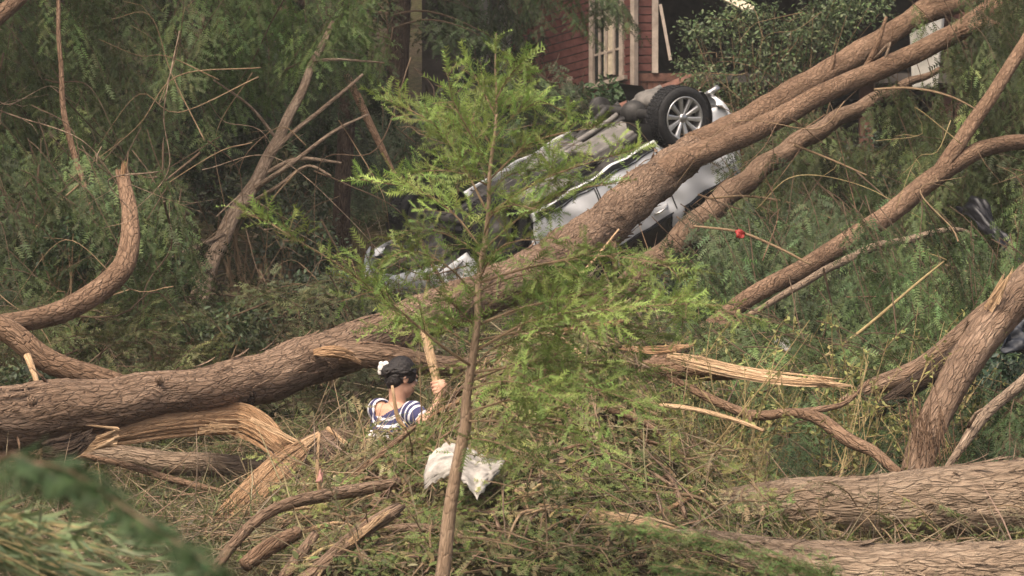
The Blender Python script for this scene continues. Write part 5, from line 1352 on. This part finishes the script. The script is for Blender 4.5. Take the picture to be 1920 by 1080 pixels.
# grass
Fq = Fo()
for (n, xr, yr, col, sz, lean) in ((8500, (-500, 700), (17.5, 24), (.12, .125, .050), .26, 1.2), (11000, (1180, 2420), (17, 26), (.20, .185, .075), .32, 1.2), (7000, (-500, 2420), (24, 44), (.06, .075, .030), .45, 1.2), (3500, (-100, 700), (15.2, 18.5), (.17, .16, .085), .15, 1.1), (3200, (1200, 2420), (14.6, 17.5), (.14, .15, .065), .2, .9)):
    p = scatter(n, xr, yr, rg); k = len(p)
    Fq.add(p - np.array([0, 0, .01]), nrm(rg.normal(0, lean, (k, 3)) * np.array([1, 1, .3]) + np.array([0, 0, 1.])), rg.normal(0, 1, (k, 3)), sz * rg.uniform(.4, 1.3, k), vary(rg, col, k, .4, .2))
Fq.build('grass', T_BLADE, M['leaf'], kind='stuff')
# fine twigs
Fq = Fo()
for (n, xr, yr, sz, up_) in ((2600, (560, 1330), (15.2, 19.3), .34, .35), (4200, (-500, 700), (15.5, 24), .4, .4), (5000, (1200, 2420), (15, 25), .4, .5), (4200, (-500, 2420), (25, 43), .7, .5)):
    p = scatter(n, xr, yr, rg); k = len(p); nn = onslope(p); dd = rg.normal(0, 1, (k, 3)); dd = nrm(dd - nn * (dd * nn).sum(1, keepdims=True) * (1 - up_))
    Fq.add(p + nn * rg.uniform(.0, .10, (k, 1)), dd, rg.normal(0, 1, (k, 3)), sz * rg.uniform(.4, 1.5, k), vary(rg, (.21, .16, .10), k, .5, .12))
Fq.build('twig_litter', T_TWIG, M['dry'], kind='stuff')
# dead and wilted leaves
Fq = Fo()
for (n, xr, yr, sz, col) in ((7000, (560, 1330), (15.2, 19.3), .045, G_DRY), (3000, (560, 1330), (15.2, 19.3), .05, (.10, .13, .045)), (5000, (-150, 2070), (16, 26), .05, (.14, .12, .065)), (7000, (-150, 2070), (26, 45), .08, (.10, .09, .055))):
    p = scatter(n, xr, yr, rg); k = len(p); nn = onslope(p)
    Fq.add(p + nn * rg.uniform(.0, .10, (k, 1)), rg.normal(0, 1, (k, 3)), nn + rg.normal(0, .5, (k, 3)), sz * rg.uniform(.5, 1.4, k), vary(rg, col, k, .45, .15))
Fq.build('leaf_litter', T_LEAF, M['dry'], kind='stuff')
# torn cypress sprigs heaped on the mound and strewn about
Fq = Fo(); tw = MB()
def strew(n, xr, yr, col, Lr, bl, step, lift, sag=.5, nsub=9, sublen=.4, keep=None):
    p = scatter(n, xr, yr, rg); nn = onslope(p)
    for q, nv in zip(p, nn):
        if keep is not None and not keep(q): continue
        dd = rg.normal(0, 1, 3); dd[2] -= .25; dd = nrm(dd - nv * (dd @ nv) * rg.uniform(.5, .95)); L = rg.uniform(*Lr); c = col[rg.integers(len(col))]
        frond(Fq, tw, q + nv * rg.uniform(.0, lift), dd, L, rg, c, sag, nsub, sublen * L, bl, step, .15, .005, nv, subtw=False)
MC = [(.165, .205, .058), (.19, .205, .068), (.125, .170, .050), (.22, .20, .088), (.20, .22, .068), (.25, .21, .11)]
strew(760, (600, 1320), (15.1, 19.2), MC, (.25, .6), .075, .032, .16, keep=lambda q: not (q[0] < -.28 and q[1] > 18.0))
strew(60, (1300, 2000), (16.3, 16.9), MC, (.2, .5), .07, .03, .35, sag=1.2)
strew(40, (620, 900), (17.4, 18.4), MC, (.3, .5), .075, .032, .04)
strew(320, (-500, 700), (15.5, 24), [(.07, .09, .034), (.12, .115, .05), (.10, .12, .045)], (.3, .7), .07, .04, .15, keep=lambda q: not (-1.4 < q[0] < -.3 and 18.6 < q[1] < 20.8))
strew(350, (1250, 2420), (15.0, 25), [(.11, .145, .05), (.16, .165, .065), (.09, .125, .045)], (.3, .7), .07, .04, .18)
strew(520, (-500, 2420), (25, 44), [G_DARK, G_MID, (.06, .065, .03)], (.6, 1.3), .12, .08, .4, nsub=10)
tw.build('sprig_stems', M['twig'], kind='stuff'); Fq.build('cypress_litter', T_MID, M['leaf'], kind='stuff')
# loose sticks of the mound
for k in range(110):
    px, d = rg.uniform(600, 1300), rg.uniform(15.4, 18.9)
    b = gpt(xat(px, d), d, .03); nv = onslope(b[None])[0]; dd = rg.normal(0, 1, 3); dd = nrm(dd - nv * (dd @ nv) * .75); L = rg.uniform(.2, .7)
    pts = catmull([b - dd * L / 2, b + nv * .06 + rg.normal(0, .02, 3), b + dd * L / 2 + nv * .02], .04); rr = rg.uniform(.005, .014)
    m = MB(); m.tube(pts, np.linspace(rr, rr * .4, len(pts)), 7, .08, k)
    tag(m.build('loose_stick', M[('twig', 'bark_red', 'wood_pale', 'bark', 'straw')[k % 5]], None, b, True), 'loose thin stick lying among torn sprigs on the debris mound', 'stick', 'sticks strewn over the debris mound')
for k in range(16):
    px, d = rg.uniform(640, 1280), rg.uniform(15.5, 18.7)
    b = gpt(xat(px, d), d, .05); nv = onslope(b[None])[0]; dd = rg.normal(0, 1, 3); dd = nrm(dd - nv * (dd @ nv) * .85); L = rg.uniform(.35, .9); rr = rg.uniform(.013, .026)
    pts = catmull([b - dd * L / 2, b - dd * L * .1 + nv * .05 + rg.normal(0, .03, 3), b + dd * L / 2 + nv * .03], .035); m = MB(); m.tube(pts, np.linspace(rr, rr * .75, len(pts)), 11, .10, k + 3, jag=.08)
    tag(m.build('broken_limb', M[('bark', 'bark_grey', 'bark_red', 'wood')[k % 4]], None, b, True), 'stout snapped piece of limb half buried in the debris mound', 'limb', 'snapped limb pieces in the debris mound')
for k in range(72):                                    # dry weeds at the right
    px, d = rg.uniform(1280, 1760), rg.uniform(17.6, 22.5)
    b = gpt(xat(px, d), d); root = thing('dry_weed', 'thin yellowed weed with bare stalks growing behind the big log', 'weed', b, 'yellowed weeds behind the big log')
    tw2 = MB(); F2 = Fo(); h_ = rg.uniform(.45, 1.25); dd = nrm(np.array([rg.normal(.25, .35), rg.normal(0, .25), 1.])); tip = b + dd * h_
    pts = catmull([b, (b + tip) / 2 + rg.normal(0, .03, 3), tip + rg.normal(0, .05, 3)], .06); tw2.tube(pts, np.linspace(.0055, .002, len(pts)), 5)
    for q in range(rg.integers(4, 9)):
        i_ = rg.integers(len(pts) // 4, len(pts)); e = pts[i_] + nrm(dd + rg.normal(0, .6, 3)) * rg.uniform(.1, .35)
        tw2.tube(np.array([pts[i_], (pts[i_] + e) / 2 + rg.normal(0, .015, 3), e]), [.003, .0025, .001], 4)
        nl_ = rg.integers(5, 13); u = rg.uniform(.3, 1, (nl_, 1))
        F2.add(pts[i_] * (1 - u) + e * u, rg.normal(0, 1, (nl_, 3)), rg.normal(0, 1, (nl_, 3)), rg.uniform(.015, .045, nl_), vary(rg, (.24, .24, .085), nl_, .3, .1))
    tw2.build('stalk', M['straw'], root); F2.build('leaves', T_LEAF, M['leaf'], root)

arcs(17, (-40, 330, 60, 600), (22.5, 27.5), 'long bare twig arching through the thicket round the curved limb', 'bare twigs in the left thicket', ('twig', 'bark_grey', 'twig'), 201)
arcs(14, (380, 760, 230, 640), (23, 30), 'thin bare twig tangled about the foot of the dead tree', 'bare twigs about the dead tree', ('twig', 'bark_grey', 'twig_dark'), 202)
arcs(14, (1380, 1900, 220, 620), (22, 29), 'thin bare twig arching among the drooping sprays under the leaning tree', 'bare twigs under the leaning tree', ('twig', 'bark_red', 'straw'), 203, (.5, 1.5))
arcs(16, (700, 1150, 200, 330), (36, 42), 'thin dark twig sticking up round the car underside', 'dark twigs round the car', ('twig_dark', 'twig'), 204)

# ------------------------------------------------------------------ boughs close to the camera
rng = np.random.default_rng(5)
nb_ = thing('near_cypress', 'blurred dark green cypress bough reaching in low from the left edge', 'branch', gpt(-1.1, 4.1))
m = MB(); base = gpt(-1.1, 4.1); tp = None
m.tube(catmull([base, base + np.array([.02, 0, .6]), base + np.array([0.05, -.05, 1.15]), base + np.array([.02, 0, 1.7])], .06), np.linspace(.022, .006, len(catmull([base, base + np.array([.02, 0, .6]), base + np.array([0.05, -.05, 1.15]), base + np.array([.02, 0, 1.7])], .06))), 10, .05, 3); m.build('trunk', M['bark'], nb_, smooth=True)
j0 = base + np.array([.05, -.03, 1.45])
C = catmull([j0, P(-60, 872, 4.0), P(60, 868, 3.98), P(140, 888, 3.95), P(230, 950, 3.92), P(320, 1010, 3.88), P(410, 1070, 3.85)], .03)
Fq = Fo(); tw = MB(); frond(Fq, tw, None, None, 1, rng, (.058, .100, .036), .9, 110, .070, .032, .007, .3, .005, (0, -.6, 1), False, 40, C, .60)
b = tw.build('branch', M['bark'], nb_); Fq.build('foliage', T_FINE, M['leaf'], b)
lb = thing('near_bough', 'fresh green cypress bough sweeping in from below in front of the logs', 'branch', gpt(xat(1620, 11.2), 11.2))
for ctrl in ([(1640, 1170, 11.2), (1560, 1090, 11.2), (1450, 1045, 11.15), (1330, 1012, 11.1), (1230, 998, 11.1), (1160, 985, 11.05)], [(1600, 1150, 11.2), (1500, 1120, 11.0), (1380, 1085, 10.9), (1250, 1060, 10.9)]):
    bough(lb, ctrl, np.array(G_SAP) * np.array([.60, .66, .75]), 100, .24, .055, .011, .12, .6, bare=.1, fluff=.12)
lw = thing('willow_clump', 'pale narrow leaved stems arching over the lower left corner', 'plant', gpt(-1.5, 8.2))
tw = MB(); Fq = Fo(); b0 = gpt(-1.55, 8.2)
for k in range(46):
    e = P(rng.uniform(-60, 300), rng.uniform(985, 1150), rng.uniform(7.6, 8.6)); st_ = b0 + rng.normal(0, .1, 3) * np.array([1, 1, 0])
    pts = catmull([st_, P(-180 + rng.uniform(-40, 60), rng.uniform(960, 1090), 8.1), e], .05); tw.tube(pts, np.linspace(.005, .001, len(pts)), 4, cap=False)
    n_ = len(pts); i_ = rng.integers(n_ // 3, n_, 34); tg = nrm(pts[np.minimum(i_ + 1, n_ - 1)] - pts[i_ - 1])
    Fq.add(pts[i_], tg + rng.normal(0, .35, (34, 3)), rng.normal(0, 1, (34, 3)), rng.uniform(.07, .16, 34), vary(rng, (.135, .170, .080), 34, .3, .1))
tw.build('stems', M['straw'], lw); Fq.build('leaves', T_LONG, M['leaf'], lw)

# ------------------------------------------------------------------ thin haze volume, added to lift the blacks
hz_ = MB(); hz_.box((0, 80, 20), (304, 284, 43)); ho = hz_.build('haze', None, None, (0, 80, -1.5)); ho['kind'] = 'stuff'
hmat = bpy.data.materials.new('added_haze'); hmat.use_nodes = True; nt = hmat.node_tree
nt.nodes.remove(nt.nodes['Principled BSDF']); pv_ = nt.nodes.new('ShaderNodeVolumePrincipled')
pv_.inputs['Color'].default_value = (.92, .92, .90, 1); pv_.inputs['Density'].default_value = .0006
nt.links.new(pv_.outputs[0], nt.nodes['Material Output'].inputs['Volume']); ho.data.materials.append(hmat)
